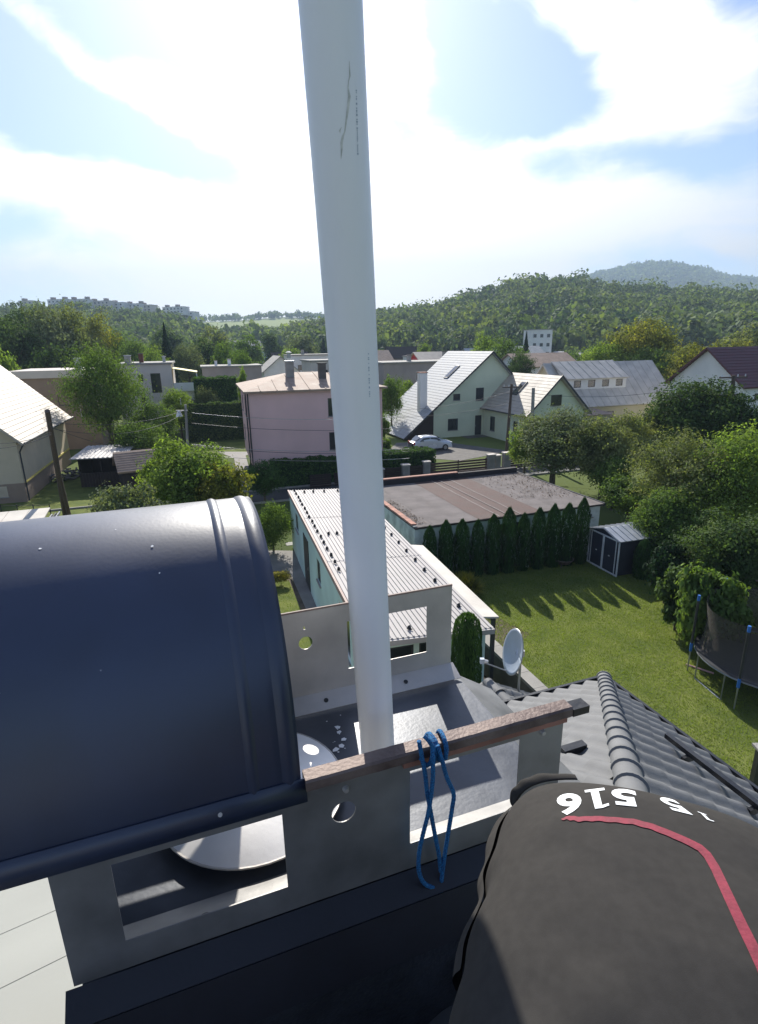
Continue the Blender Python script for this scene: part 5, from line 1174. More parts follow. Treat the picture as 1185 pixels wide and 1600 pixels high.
an = thing('annex', 'low annex with a warm toned flat roof in front of the seamed metal roof', 'annex', (22.0, 60.2, 0), rad(19)); walls(an, 3.8, 3.4, 2.4, 'render_yellow', [('f', 1.2, .9, 1.0, 1.0)]); MB().slab([(-.3, -.3, 2.45), (4.1, -.3, 2.45), (4.1, 3.5, 2.75), (-.3, 3.5, 2.75)], .1).build('roof', 'roof_brown', an)

# white house with dark red roof at the right edge
rh = thing('house', 'white gabled house with a dark red tiled roof at the right edge', 'house', (34.0, 52.6, 0), rad(19))
walls(rh, 12, 8.4, 5.9, 'render_white', [('f', 1.6, 4.6, 1.5, .5), ('f', 5, 4.2, 1.3, 1.2), ('f', 1.6, 1.5, 1.3, 1.3), ('l', 3.2, 4.0, 1.1, 1.3)], ridge=9.2, rdir='x'); gable_roof(rh, 12, 8.4, 5.9, 9.15, 'roof_dark_red', over=.45, courses=14)

# house at the left edge
lc = onz(44, 784, 0); lh = thing('house', 'cream house with glaring pale tiled roof at the left edge', 'house', (lc.x - 9.2 * math.cos(rad(17)), lc.y - 9.2 * math.sin(rad(17)), 0), rad(17))
walls(lh, 9.2, 14.5, 4.55, 'render_cream', [('f', 7.3, .45, .8, .75, 'frame_white'), ('f', 4.0, 2.6, 1.2, 1.2)], z0=1.35, ridge=9.0, rdir='y'); b_ = MB()
for side, ln in (('f', 9.2), ('r', 14.5), ('b', 9.2), ('l', 14.5)):
    e = 0 if side in 'fb' else .25; b_.facade([(e, 0), (ln - e, 0), (ln - e, 1.348), (e, 1.348)], [(7.3, 8.1, .45, 1.2)] if side == 'f' else [], .25, mtx=WM(side, 9.2, 14.5, 0, 0))
b_.build('plinth', 'render_brown', lh); MB().box(9.2, 9.27, .1, 14.4, 1.3, 1.42).build('ledge', 'yellow_paint', lh)
gable_roof(lh, 9.2, 14.5, 4.5, 9.0, 'roof_cream', over=.6, rdir='y', courses=20)
b_ = MB(); b_.tube([(9.75, -.5, 4.1), (9.32, -.05, 3.5), (9.32, -.05, .1)], .055, 6); b_.tube([(9.85, -.6, 4.15), (9.85, 15.1, 4.15)], .07, 6); b_.build('gutter', 'frame_dark', lh)

# modern cream house and brown flat block behind the trees on the left
mw_ = thing('house', 'flat roofed cream house with tall dark window and balcony with yellow awning', 'house', (at(190, 640, 76).x, at(190, 640, 76).y, 0), rad(17))
walls(mw_, 6.3, 9, 8.25, 'render_ivory', [('f', 2.4, 6.3, .55, .8), ('f', 3.8, 4.85, 1.15, 2.35, 'frame_brown'), ('f', 2.4, 3.6, .55, .8), ('r', .8, 5.3, 1.6, 2.2)], sill=False); flat_roof(mw_, 6.3, 9, 8.25, 'concrete', .2)
MB().box(6.3, 9.1, .6, 5.2, 0, 4.9).build('lower_wing', 'render_ivory', mw_); bal = MB().box(6.35, 9.3, .3, 5.4, 4.92, 5.1).build('balcony', 'render_white', mw_)
b_ = MB(); b_.box(6.35, 9.3, .3, .36, 5.11, 5.95); b_.box(9.24, 9.3, .37, 5.4, 5.11, 5.95); b_.build('railing', 'render_white', bal)
MB().slab([(6.35, .3, 7.75), (9.3, .3, 7.2), (9.3, 5.2, 7.2), (6.35, 5.2, 7.75)], .07).build('awning', 'yellow_paint', mw_)
b_ = MB(); [b_.tube([(x, y, 5.1), (x, y, 7.2)], .04, 5) for x, y in ((9.2, .4), (9.2, 5.1))]; b_.build('awning_post', 'white_paint', mw_)
chimney_part(mw_, 1.0, 1.0, 8.48, 9.3, .7, 'concrete', 'galvanised'); chimney_part(mw_, 2.6, 1.6, 8.48, 9.5, .5, 'brick_red', 'concrete_dark'); chimney_part(mw_, 5.3, 2.0, 8.48, 9.1, .35, 'galvanised', 'galvanised')
br = thing('apartment_block', 'long brown flat roofed row behind the glaring roof at the left', 'building', (at(20, 620, 68).x, at(20, 620, 68).y, 0), rad(17))
walls(br, 7.6, 9, 7.4, 'render_brown', [('f', 4.0, 4.6, 1.2, 1.1), ('f', 5.9, 3.4, 1.0, 1.6, 'frame_white'), ('f', 2.0, 1.6, 1.2, 1.1)]); MB().box(-.2, 7.8, -.2, 9.2, 7.4, 8.15).build('parapet', 'render_ivory', br); chimney_part(br, 5.8, 1.5, 8.152, 9.2, .6, 'galvanised', 'galvanised')
rw = thing('house', 'flat grey roofed terrace with small chimneys beyond the balcony house', 'house', (at(318, 600, 92).x, at(318, 600, 92).y, 0), rad(17)); walls(rw, 9, 8, 7.2, 'render_grey', [('f', 2, 4.6, 1.1, 1.2)]); flat_roof(rw, 9, 8, 7.2, 'concrete', .2); chimney_part(rw, 2, 2, 7.42, 8.1, .4, 'white_paint', 'concrete'); chimney_part(rw, 4, 2, 7.42, 8.3, .5, 'white_paint', 'concrete')

# flat houses and gables further off
def flat_house(px, py, dist, L_, Wd, h, m, label, wins, ang=19, roofm='concrete', chs=(), extra=None):
    p = at(px, py, dist); g = hz(p.x, p.y); t_ = thing('house', label, 'house', (p.x, p.y, g), rad(ang)); walls(t_, L_, Wd, h, m, wins, fr='frame_dark', sill=False); flat_roof(t_, L_, Wd, h, roofm, .25)
    for c in chs: chimney_part(t_, c[0], c[1], h + .222, h + c[2], .6, 'concrete')
    return t_
def gable_house(px, py, dist, L_, Wd, h, rg_, m, rm, label, wins, ang=19, rdir='x'):
    p = at(px, py, dist); g = hz(p.x, p.y); t_ = thing('house', label, 'house', (p.x, p.y, g), rad(ang)); walls(t_, L_, Wd, h, m, wins, ridge=rg_, rdir=rdir, sill=False); gable_roof(t_, L_, Wd, h, rg_, rm, rdir=rdir); return t_
W2 = lambda L_, z, w=1.2, h=1.2, n=3: [('f', L_ * (i + .5) / n - w / 2, z, w, h) for i in range(n)]
t_ = flat_house(600, 590, 92, 15.5, 9, 7.2, 'render_grey', 'grey brown flat roofed house with white base right of the pipe', [('f', 5.6, 4.4, 1.4, 1.4, 'frame_white'), ('f', 7.6, 4.4, .4, 1.4), ('f', 8.6, .8, 1.4, 1.1)], chs=((5, 2, 1.2), (12, 3, 1.6)))
MB().box(3.6, 15.52, -.06, -.004, 0, 2.2).build('base_band', 'render_white', t_)
t_ = gable_house(662, 572, 104, 9, 8, 6.6, 8.6, 'red_paint', 'roof_cream', 'house with red wall strip and pale roof behind the green house', [('f', 4.5, 3.5, 1.2, 1.3)])
MB().box(4.0, 9.0, -.05, -.004, .2, 6.5).build('cream_wall_panel', 'render_ivory', t_)
flat_house(455, 560, 128, 12, 9, 8.2, 'render_white', 'distant flat house, grey with a red corner panel, left of the pipe', W2(12, 5, n=3), chs=((3, 3, 1.2),))
flat_house(487, 582, 98, 9, 8, 7.6, 'render_ivory', 'cream flat roofed house directly behind the pink house roof', W2(9, 5, n=2), chs=((5, 3, 1.4),))
gable_house(412, 572, 118, 7, 9, 5.4, 8.2, 'render_white', 'concrete', 'small white gabled house left of the pipe beyond the fruit trees', [('f', 3, 2.5, 1, 1.2)], rdir='y')
gable_house(430, 556, 150, 9, 8, 5.8, 8.6, 'render_yellow', 'frame_brown', 'distant yellow house with dark hipped roof left of the pipe', W2(9, 3.2, n=3))
gable_house(612, 548, 190, 16, 9, 6, 9.4, 'render_grey', 'dark_wood', 'distant house with broad dark brown roof under the forest hill', W2(16, 3.5, n=4))
flat_house(650, 556, 150, 12, 9, 7, 'render_white', 'distant white flat house behind the grey brown one', W2(12, 4.4, n=3), chs=((4, 3, 1.3),))
gable_house(815, 590, 96, 11, 8, 6.3, 8.2, 'render_white', 'roof_brown', 'white house with tan roof between the green house and dormer house', W2(11, 3.5, 1.6, 1.5, 3))
gable_house(800, 545, 175, 12, 9, 6.4, 9.0, 'render_ivory', 'roof_metal', 'distant cream house with pale roof below the white apartment house', W2(12, 3.6, n=3))
flat_house(848, 562, 150, 14, 9, 6.2, 'render_white', 'low white house with brown roof line right of the tall spruce', W2(14, 3.2, n=3), roofm='bitumen_brown')
t_ = flat_house(830, 540, 236, 8.6, 8, 14.9, 'render_white', 'tall white apartment house with rows of dark windows below the forest hill', [('f', x, z, 1.3, 1.3) for x in (.8, 3.6, 6.4) for z in (5.2, 8.6, 12.0)] + [('r', x, z, 1.3, 1.3) for x in (2, 6) for z in (5.2, 8.6, 12.0)], ang=8, roofm='concrete')
gable_house(735, 552, 210, 13, 9, 5.4, 8.4, 'render_grey', 'roof_slate_light', 'far grey roofed house behind the green house ridge', W2(13, 2.8, n=3))
gable_house(880, 556, 230, 22, 10, 4.6, 6.6, 'render_white', 'roof_metal', 'long low white hall at the foot of the hill', W2(22, 2.2, n=5))
gable_house(540, 565, 160, 14, 9, 6, 8.6, 'render_ivory', 'roof_brown', 'house mostly hidden behind the pipe', W2(14, 3, n=3))
gable_house(385, 548, 240, 12, 9, 5.5, 8.6, 'render_white', 'roof_slate_light', 'far pale house among trees left of the pipe', W2(12, 3, n=3))
gable_house(350, 537, 330, 20, 10, 8, 10.5, 'render_ivory', 'concrete', 'far cream building among the trees on the left slope', W2(20, 4, n=5))
# apartment blocks along the left ridge
rg = random.Random(21); k = 0
blk = [(30, 480, 20), (75, 477, 30), (108, 477, 26), (140, 478, 30), (172, 484, 22), (196, 486, 24), (218, 489, 20), (255, 492, 34), (282, 495, 22)]
for i, (px, py, w_) in enumerate(blk):
    p = at(px, py, 640); g = hz(p.x, p.y); wm_ = w_ * 640 / 900; hh = max(8.0, p.z - g + rg.uniform(-3.5, .5))
    lab = ['leftmost ridge apartment block above the big trees', 'second apartment block from the left on the ridge', 'third apartment block from the left on the ridge', 'fourth apartment block from the left on the ridge', 'middle apartment block on the far left ridge', 'apartment block on the ridge just left of the wooded dip', 'narrow apartment block on the ridge before the gap', 'widest apartment block near the right end of the ridge row', 'last apartment block at the right end of the ridge row'][i]
    t_ = thing('apartment_block', lab, 'apartment block', (p.x, p.y, g), rad(-12 + rg.uniform(-6, 6)), 'apartment blocks along the far left ridge')
    cols = max(3, int(wm_ / 4)); wins = [('f', wm_ * (c + .5) / cols - .9, z, 1.8, 1.4) for c in range(cols) for z in (hh - 2.6, hh - 5.4)]
    walls(t_, wm_, 11, hh, ['render_ivory', 'render_white', 'render_white'][i % 3], wins, sill=False, th=.3); flat_roof(t_, wm_, 11, hh, 'concrete', .2)
    for c in range(0, cols, 3): MB().box(wm_ * (c + .3) / cols, wm_ * (c + .3) / cols + 3, 3, 7, hh + .222, hh + 2.4).build('roof_housing', 'render_grey', t_)

# sheds by the left garden
ws = thing('woodshed', 'open woodshed with corrugated pale roof and dark timber sides', 'shed', (onz(128, 762, 0).x, onz(128, 762, 0).y, 0), rad(10))
b_ = MB()
for i in range(12):
    x0 = -.4 + i * .32; b_.add([(x0, -.5, 2.3), (x0 + .16, -.5, 2.36), (x0 + .32, -.5, 2.3), (x0, 3.9, 2.55), (x0 + .16, 3.9, 2.61), (x0 + .32, 3.9, 2.55), (x0, -.5, 2.26), (x0 + .32, -.5, 2.26)], [(0, 1, 4, 3), (1, 2, 5, 4), (6, 7, 2, 1, 0)])
b_.build('roof', 'roof_light', ws)
for i in range(15): MB().box(i * .21, i * .21 + .19, 0, .04, 0, 1.1).build('plank', 'dark_wood', ws)
b_ = MB(); b_.box(0, 3.1, 2.9, 2.96, 0, 2.2); b_.box(0, .06, .05, 2.9, 0, 2.1); b_.box(3.05, 3.11, .05, 2.9, 0, 2.1); b_.build('side_wall', 'dark_wood', ws); b_ = MB(); [b_.box(x, x + .1, .05, .15, 1.1, 2.3) for x in (0, 1.5, 3.0)]; b_.build('post', 'dark_wood', ws)
wp = thing('firewood_pile', 'heap of split firewood between the cream house and woodshed', 'firewood', onz(104, 748, 0)); rg = random.Random(4)
lg = MB().tube([(0, 0, 0), (.4, 0, 0)], .07, 6).mesh('log', 'grey_wood')
for i in range(70): inst('log', lg, wp, (rg.uniform(-.9, .9), rg.uniform(-1.6, 1.6), rg.uniform(.05, .5)), (rg.uniform(-.5, .5), rg.uniform(-.5, .5), rg.uniform(0, 3)))
s2 = thing('shed', 'small shed with grey brown tiled roof half hidden by the yellow green tree', 'shed', (onz(196, 772, 0).x, onz(196, 772, 0).y, 0), rad(30)); walls(s2, 3.4, 3.0, 1.7, 'dark_wood', [('f', 1.2, .8, .8, .6)], ridge=2.7, rdir='x', sill=False); gable_roof(s2, 3.4, 3.0, 1.7, 2.7, 'roof_brown', courses=9, over=.3)
s3 = thing('shed_roof', 'low grey sheet roof with dark slatted edge at the left above the hood', 'shed', (-17.2, 21.6, 0), rad(19))
MB().box(-6, 2.0, .3, 5.0, 0, 1.9).build('wall', 'dark_wood', s3)
for i in range(9): MB().slab([(-6 + i * .92, -.3, 1.95), (-6 + i * .92 + .9, -.3, 1.95), (-6 + i * .92 + .9, 5.4, 2.35), (-6 + i * .92, 5.4, 2.35)], .05).build('roof_sheet', 'roof_metal', s3)
for i in range(3): MB().box(2.3 + i * .18, 2.36 + i * .18, -.3, 5.2, 1.95 + .05 * i, 2.05 + .05 * i).build('slat', 'frame_dark' if i % 2 else 'galvanised', s3)
fn = thing('fence', 'low wire fence with thin dark posts in the left garden', 'fence', (-25.2, 32.9, 0), 0)
for i in range(6): MB().tube([(i * 1.0, 0, 0), (i * 1.0, 0, 1.05)], .03, 6).build('post', 'frame_dark', fn)
for z in (.35, .98): MB().tube([(-1.0, 0, z), (5.0, 0, z)], .015, 4).build('rail', 'frame_dark', fn)

# ------------------------------------------------------------------ street front: hedge, pillars, gate, fence
FO = Vector((4.0, 42.7, 0))
def pil(x, h, w, label, t0=0.0, grp='pale gate pillars along the street'):
    o = thing('gate_pillar', label, 'pillar', tuple(sp(FO, x, t0)), R19, grp); MB().box(-w / 2, w / 2, -.2, .2, 0, h).build('pillar', 'concrete', o); MB().box(-w / 2 - .05, w / 2 + .05, -.25, .25, h + .002, h + .09).build('pillar_cap', 'render_ivory', o)
pil(-4.1, 1.0, .55, 'leftmost short pillar in front of the clipped hedge'); pil(-2.0, 1.15, .55, 'second pillar from the left by the dark fence panels'); pil(-.25, 1.25, .5, 'pillar at the left end of the slatted gate')
pil(5.45, 1.35, .6, 'pillar at the right end of the slatted gate'); pil(6.05, 1.25, .45, 'narrow pillar in the middle of the three right of the gate'); pil(6.9, 1.4, .6, 'pillar with letter box, right of the gate group')
gt = thing('gate', 'sliding gate of dark horizontal slats between pale pillars', 'gate', tuple(FO), R19); sl_ = MB().box(.02, 5.1, 0, .04, 0, .15).mesh('slat', 'brown_wood')
for i in range(5): inst('slat', sl_, gt, (0, 0, .12 + i * .21))
for x in (.02, 2.5, 5.0): MB().box(x, x + .08, .045, .09, .05, 1.18).build('post', 'frame_dark', gt)
f2_ = thing('fence', 'dark wooden slat fence panels between the short pillars', 'fence', tuple(sp(FO, -9.5, .1)), R19); s_l = MB().box(0, 1.6, 0, .04, 0, .14).mesh('slat', 'dark_wood')
for k in range(5):
    for i in range(6): inst('slat', s_l, f2_, (k * 1.85, 0, .05 + i * .165))
f3_ = thing('fence', 'dark slat fence right of the last gate pillar', 'fence', tuple(sp(FO, 7.3, .0)), R19)
for k in range(4):
    for i in range(6): inst('slat', s_l, f3_, (k * 1.65, 0, .08 + i * .18))
hedge(sp(FO, -12, 1.0), 19, 13.0, 1.6, 2.0, 'leaf_hedge', 'long clipped hedge behind the slat fence and pillars', .14, 220)
hedge(sp(FO, -8, 5.8), 19, 7.0, 1.8, 2.2, 'leaf_mid', 'hedge beside the parked car in front of the catslide roof', .15, 150)
# the car
cr_ = onz(672, 703, 0); car = thing('car', 'pale silver hatchback parked beside the dark timber gable', 'car', (cr_.x, cr_.y, 0), rad(19 + 180))
prof_ = [(-2.0, .35), (-2.05, .62), (-1.95, .88), (-1.1, 1.0), (-.45, 1.42), (.2, 1.50), (1.1, 1.46), (1.75, 1.05), (1.98, .92), (2.02, .45), (1.95, .3)]
def carbody(u, v):
    x = -2.05 + 4.1 * u; top = np.interp(x, [p[0] for p in prof_[1:9]], [p[1] for p in prof_[1:9]]); a = math.pi * v
    w = .86 - .12 * max(0, (abs(math.sin(a)) * top - .85) / .6) - .10 * (abs(x) / 2.05) ** 4
    return (x, -w * math.copysign(abs(math.cos(a)) ** .35, math.cos(a)), .28 + (top - .28) * abs(math.sin(a)) ** .5)
b_ = MB(); b_.grid(carbody, 36, 28); b_.box(-2.0, 2.0, -.75, .75, .25, .32); b_.build('body', 'car_paint', car, 50)
for nm_, x0, x1, z0, z1 in (('windscreen', -1.08, -.5, 1.03, 1.40), ('rear_window', 1.22, 1.72, 1.08, 1.42)):
    b_ = MB(); b_.add([(x0, -.62, z0 if nm_ == 'windscreen' else z1), (x0, .62, z0 if nm_ == 'windscreen' else z1), (x1, .55, z1 if nm_ == 'windscreen' else z0), (x1, -.55, z1 if nm_ == 'windscreen' else z0)], [(0, 1, 2, 3)]); o = b_.build(nm_, 'glass', car); o.location.z = .035; o.location.x = -.02 if nm_ == 'windscreen' else .02
for sg_ in (-1, 1):
    b_ = MB(); b_.add([(-.85, sg_ * .83, 1.02), (-.42, sg_ * .76, 1.33), (.30, sg_ * .76, 1.38), (.30, sg_ * .83, 1.0)], [(0, 1, 2, 3)]); b_.build('side_window', 'glass', car); b_ = MB(); b_.add([(.36, sg_ * .83, 1.0), (.36, sg_ * .76, 1.38), (1.05, sg_ * .76, 1.35), (1.45, sg_ * .83, 1.05)], [(0, 1, 2, 3)]); b_.build('side_window', 'glass', car)
    for x in (-1.28, 1.28):
        w_ = MB().tube([(0, -.1, 0), (0, .1, 0)], .31, 20).build('wheel', 'tyre', car, 40, loc=(x, sg_ * .78, .31)); MB().tube([(0, -.11, 0), (0, .11, 0)], .19, 14).build('rim', 'galvanised', w_, 40)
    MB().box(-2.06, -1.9, sg_ * .62 - .14, sg_ * .62 + .14, .66, .80).build('headlight', 'white_paint', car); MB().box(1.9, 2.03, sg_ * .66 - .09, sg_ * .66 + .09, .72, .98).build('tail_light', 'red_paint', car)

# ------------------------------------------------------------------ poles and wires
def pole(name, label, cat, base, top, r0, r1, m, group=None, arms=()):
    t_ = thing(name, label, cat, base, 0, group); d = Vector(top) - Vector(base); MB().tube([(0, 0, 0), d], [r0, r1], 10).build('pole', m, t_, 60)
    for z, w_, ang in arms:
        c = d * (z / d.z); a = rad(ang); v = Vector((math.cos(a), math.sin(a), 0)) * w_; o = MB().box(-w_, w_, -.05, .05, -.05, .05, 0, Matrix.Translation(c) @ rotm(ang)).build('crossarm', m, t_)
        for f in (-.85, -.3, .3, .85): MB().tube([c + v * f + Vector((0, 0, .05)), c + v * f + Vector((0, 0, .2))], [.04, .03], 6).build('insulator', 'white_paint', o)
    return t_
p1b, p1t = onz(103, 808, 0), at(74, 642, 33.6)
pole('utility_pole', 'dark wooden utility pole with two braces in front of the cream house', 'utility pole', tuple(p1b), tuple(p1t), .17, .13, 'pole_wood')
b_ = MB().tube([(0.35, -.2, 0), (p1t - p1b) * .55], [.13, .10], 8).build('pole_brace', 'pole_wood', None); b_.parent = [o for o in COL.objects if o.name.startswith('utility_pole')][0]
lp_b = onz(292, 690, 0); 
lpo = pole('lamp_post', 'concrete street lamp post rising above the yellow green tree', 'lamp post', (at(291, 700, 47).x, at(291, 700, 47).y, 0), tuple(at(290, 632, 47)), .13, .09, 'concrete')
tpz = at(290, 632, 47).z; d_ = MB().tube([(0, 0, tpz), (0, 0, tpz + .5)], .035, 6); d_.box(-.45, .45, -.04, .04, tpz - .5, tpz - .42); d_.build('bracket', 'galvanised', lpo); MB().tube([(-.25, 0, tpz - .9), (-.25, 0, tpz - .62), (-.25, 0, tpz - .45)], [.26, .16, .05], 12).build('lamp', 'white_paint', lpo)
c1 = at(831, 690, 51); pole('concrete_pole', 'pale square concrete pole in front of the front wing gable', 'utility pole', (c1.x, c1.y, 0), tuple(at(834, 606, 51)), .17, .14, 'concrete')
c2 = at(792, 690, 50); t2 = at(800, 600, 50); pole('utility_pole', 'leaning dark wooden utility pole before the green house wing wall', 'utility pole', (c2.x, c2.y, 0), tuple(t2), .15, .11, 'pole_wood', arms=((t2.z - .25, .8, 10),))
c3 = at(1146, 690, 47); t3 = at(1147, 586, 47); pole('utility_pole', 'utility pole with two crossarms before the white right house', 'utility pole', (c3.x, c3.y, 0), tuple(t3), .16, .12, 'pole_wood', arms=((t3.z - .15, 1.2, 15), (t3.z - 1.35, 1.1, 15)))
def wire(a, b, sag, label, m='wire', r=.016, grp='overhead wires'):
    pts = [Vector(a) + (Vector(b) - Vector(a)) * (i / 24) - Vector((0, 0, sag * 4 * (i / 24) * (1 - i / 24))) for i in range(25)]
    o = MB().tube(pts, r, 4).build('power_line', m); props(o, label, 'wire', grp)
lt = Vector((lpo.location.x, lpo.location.y, tpz - .4)); pt1 = Vector(p1t)
wire(pt1 - Vector((0, 0, .6)), lt + Vector((.3, 0, 0)), .5, 'upper wire from the wooden pole to the lamp post', r=.02); wire(pt1 - Vector((0, 0, .9)), lt - Vector((0, 0, .35)), .8, 'lower wire from the wooden pole to the lamp post')
wire(pt1 - Vector((0, 0, .8)), at(232, 700, 44), .4, 'wire falling from the wooden pole into the hedge'); wire(pt1 - Vector((0, 0, 1.1)), at(-60, 690, 30), .3, 'wire leaving the wooden pole past the left edge')
wire(pt1 - Vector((0, 0, 1.2)), at(-60, 700, 30), .3, 'lower wire leaving the wooden pole past the left edge')
for k, (y0, y1, dd_, lab) in enumerate([(645, 650, 37.5, 'topmost pale wire across the pink house'), (661, 668, 37.5, 'thin dark wire below the topmost across the pink house'), (694, 701, 37.5, 'third wire down across the pink house'), (696, 705, 37.2, 'wire just below the third across the pink house'), (709, 716, 37, 'lowest pale wire across the pink house')]):
    wire(at(300, y0, 44), at(640, y1, dd_), .35, lab, 'wire_bright' if k in (0, 2, 4) else 'wire', .017)
wire(at(600, 641, 46), Vector(t2) - Vector((0, 0, .6)), .4, 'wire rising to the leaning pole across the green gable'); wire(Vector(t2) - Vector((0, 0, .5)), Vector(t3) - Vector((0, 0, .2)), .9, 'long sagging wire between the two crossarm poles'); wire(Vector(t3) - Vector((0, 0, .1)), at(1260, 600, 44), .2, 'upper wire running off the right edge'); wire(Vector(t3) - Vector((0, 0, 1.3)), at(1260, 630, 44), .2, 'lower wire running off the right edge')
wire(at(600, 653, 46), Vector(t2) - Vector((0, 0, 1.6)), .3, 'thin lower wire across the green gable')

# ================================================================== TREES
G1 = 'trees of the old wood on the left'
tree(10, 540, 112, 46, 52, 'leaf_dark', 'dark broad tree at the very left edge of the wood', 2, group=G1); tree(72, 528, 118, 46, 55, 'leaf_grey', 'tall grey green tree, second from left in the left wood', 2, group=G1)
tree(120, 528, 122, 42, 54, 'leaf_olive', 'olive tree with yellowing top in the middle of the left wood', 2, group=G1); tree(40, 508, 135, 36, 34, 'leaf_dark', 'dark tree top behind the two left trees of the wood', 2, group=G1)
tree(152, 530, 126, 30, 44, 'leaf_yellow', 'yellowing tree in the left wood above the brown block', 2, group=G1); tree(183, 545, 130, 26, 34, 'leaf_mid', 'mid green tree at the right end of the left wood', 2, group=G1)
tree(-2, 566, 80, 24, 32, 'leaf_light', 'light green tree just above the glaring roof at left', 1); tree(96, 560, 100, 36, 30, 'leaf_dark', 'low dark tree under the left wood behind the brown block', 1, group=G1)
tree(163, 612, 58, 57, 78, 'leaf_mid', 'big dark green tree between the brown block and cream house', 3)
t_ = thing('spruce', 'dark pointed spruce above the roof of the balcony house', 'tree', (at(262, 560, 120).x, at(262, 560, 120).y, 0)); CN = spiky_mesh(('cone',), 5200, .10, 4, 'leaf_conifer', cone_fn, wd=.45, jitter=.35); inst('crown', CN, t_, scale=(3.1, 3.1, 14.6)); MB().tube([(0, 0, 0), (0, 0, 12)], [.25, .05], 6).build('trunk', 'bark', t_)
for i, (px, py, ds, h, r, lab) in enumerate([(822, 545, 150, 12.5, 2.6, 'dark spruce right beside the tall white apartment house'), (920, 560, 150, 8.6, 1.6, 'small dark spruce left of the yellowing trees'), (700, 545, 230, 9, 3, 'dark conifer at the foot of the forest hill'), (505, 530, 240, 14, 3.4, 'dark conifer just left of the pipe at the field'), (300, 545, 150, 9, 2.4, 'small spruce right of the tall pointed one')]):
    p = at(px, py, ds); g = hz(p.x, p.y); t_ = thing('spruce', lab, 'tree', (p.x, p.y, g)); inst('crown', CN, t_, scale=(r, r, h)); MB().tube([(0, 0, 0), (0, 0, h * .8)], [.2, .05], 6).build('trunk', 'bark', t_)
MID = [(215, 548, 120, 30, 24, 'leaf_mid', 'rounded tree behind the cream house roof'), (243, 553, 108, 26, 20, 'leaf_light', 'lighter tree left of the pointed spruce'), (292, 552, 125, 26, 22, 'leaf_grey', 'grey green tree right of the pointed spruce'),
       (325, 545, 135, 30, 24, 'leaf_dark', 'dark tree behind the flat grey terrace'), (352, 548, 120, 24, 24, 'leaf_mid', 'mid green tree right of the dark one above the terrace'), (378, 565, 100, 24, 28, 'leaf_mid', 'tree left of the small white gabled house'),
       (330, 520, 190, 26, 16, 'leaf_olive', 'distant olive tree on the left slope'), (255, 520, 200, 30, 14, 'leaf_dark', 'distant dark tree behind the pointed spruce'), (390, 535, 170, 26, 18, 'leaf_mid', 'distant tree before the pale field, left'), (425, 528, 210, 22, 16, 'leaf_dark', 'dark tree clump before the pale field'), (470, 532, 190, 28, 16, 'leaf_grey', 'grey tree clump left of the pipe before the field'), (450, 548, 150, 26, 12, 'leaf_light', 'light green trees just above the far yellow house'), (405, 604, 84, 26, 12, 'leaf_yellow', 'yellow green fruit trees before the small white gable'),
       (318, 622, 68, 24, 22, 'leaf_olive', 'olive bush below the balcony'), (278, 624, 66, 26, 26, 'leaf_light', 'light grey green bush below the cream house'), (240, 648, 58, 36, 26, 'leaf_mid', 'shaggy green bush between cream house and hedge'), (222, 676, 50, 42, 26, 'leaf_mid', 'low mid green shrubs above the woodshed'), (350, 608, 72, 14, 20, 'leaf_light', 'upright light bush at the end of the dark hedge'), (378, 600, 74, 10, 32, 'leaf_light', 'tall narrow light green tree left of the pink house'),
       (612, 612, 66, 24, 34, 'leaf_mid', 'tree just right of the pipe above the catslide roof'), (636, 606, 74, 16, 22, 'leaf_light', 'lighter bush behind the catslide roof'), (600, 660, 56, 16, 20, 'leaf_mid', 'shrub beside the pipe at the hedge'),
       (755, 534, 120, 26, 20, 'leaf_light', 'bright green tree above the green house ridge'), (792, 550, 105, 42, 30, 'leaf_mid', 'broad mid green tree right of the green house ridge'), (812, 566, 96, 24, 26, 'leaf_dark', 'darker tree in front of the broad mid green one'), (664, 540, 150, 16, 12, 'leaf_light', 'small rounded tree behind the grey brown flats'),
       (1000, 530, 104, 54, 40, 'leaf_yellow', 'large yellowing tree above the seamed metal roof'), (945, 556, 98, 36, 30, 'leaf_light', 'bright green tree left of the large yellowing one'), (905, 560, 108, 26, 22, 'leaf_mid', 'green tree at the left end of the group behind the dormer'), (1020, 560, 96, 40, 26, 'leaf_mid', 'mid green tree in front of the large yellowing one'), (1090, 556, 92, 44, 28, 'leaf_yellow', 'golden tree above the right end of the metal roof'), (1140, 545, 100, 34, 22, 'leaf_yellow', 'yellow green tree behind the dark red roof'), (1165, 520, 150, 40, 20, 'leaf_olive', 'olive tree on the slope above the dark red roof')]
for px, py, ds, rx, rz, m_, lab in MID: tree(px, py, ds, rx, rz, m_, lab, 2 if rx > 20 and ds < 130 else 1)
# nearer garden trees
tree(292, 730, 31, 72, 56, 'leaf_light', 'yellow green young tree above the dark hood', 3, leaf=.12); tree(345, 752, 29.5, 48, 40, 'leaf_yellow', 'yellow leaved right side tree above the hood', 2, leaf=.12, seed=2); tree(205, 775, 27, 55, 36, 'leaf_grey', 'grey green bush left of the yellow green tree', 2, leaf=.1); tree(262, 708, 33, 44, 34, 'leaf_light', 'back tree of the yellow green pair, with orange tips', 2, leaf=.12, seed=4)
hedge(onz(186, 722, 0), 17, 4.6, 2.6, 2.9, 'leaf_hedge', 'rounded dark hedge block right of the woodshed', .16, 200)
q = at(304, 600, 70); hedge((q.x, q.y), 19, 4.8, 3, 6.7, 'leaf_hedge', 'tall clipped hedge beyond the balcony house', .22, 90, z=0)
q = onz(292, 692, 0); hedge((q.x, q.y), 19, 9.5, 2.0, 4.2, 'leaf_dark', 'long dark hedge left of the pink house', .2, 110, z=0)
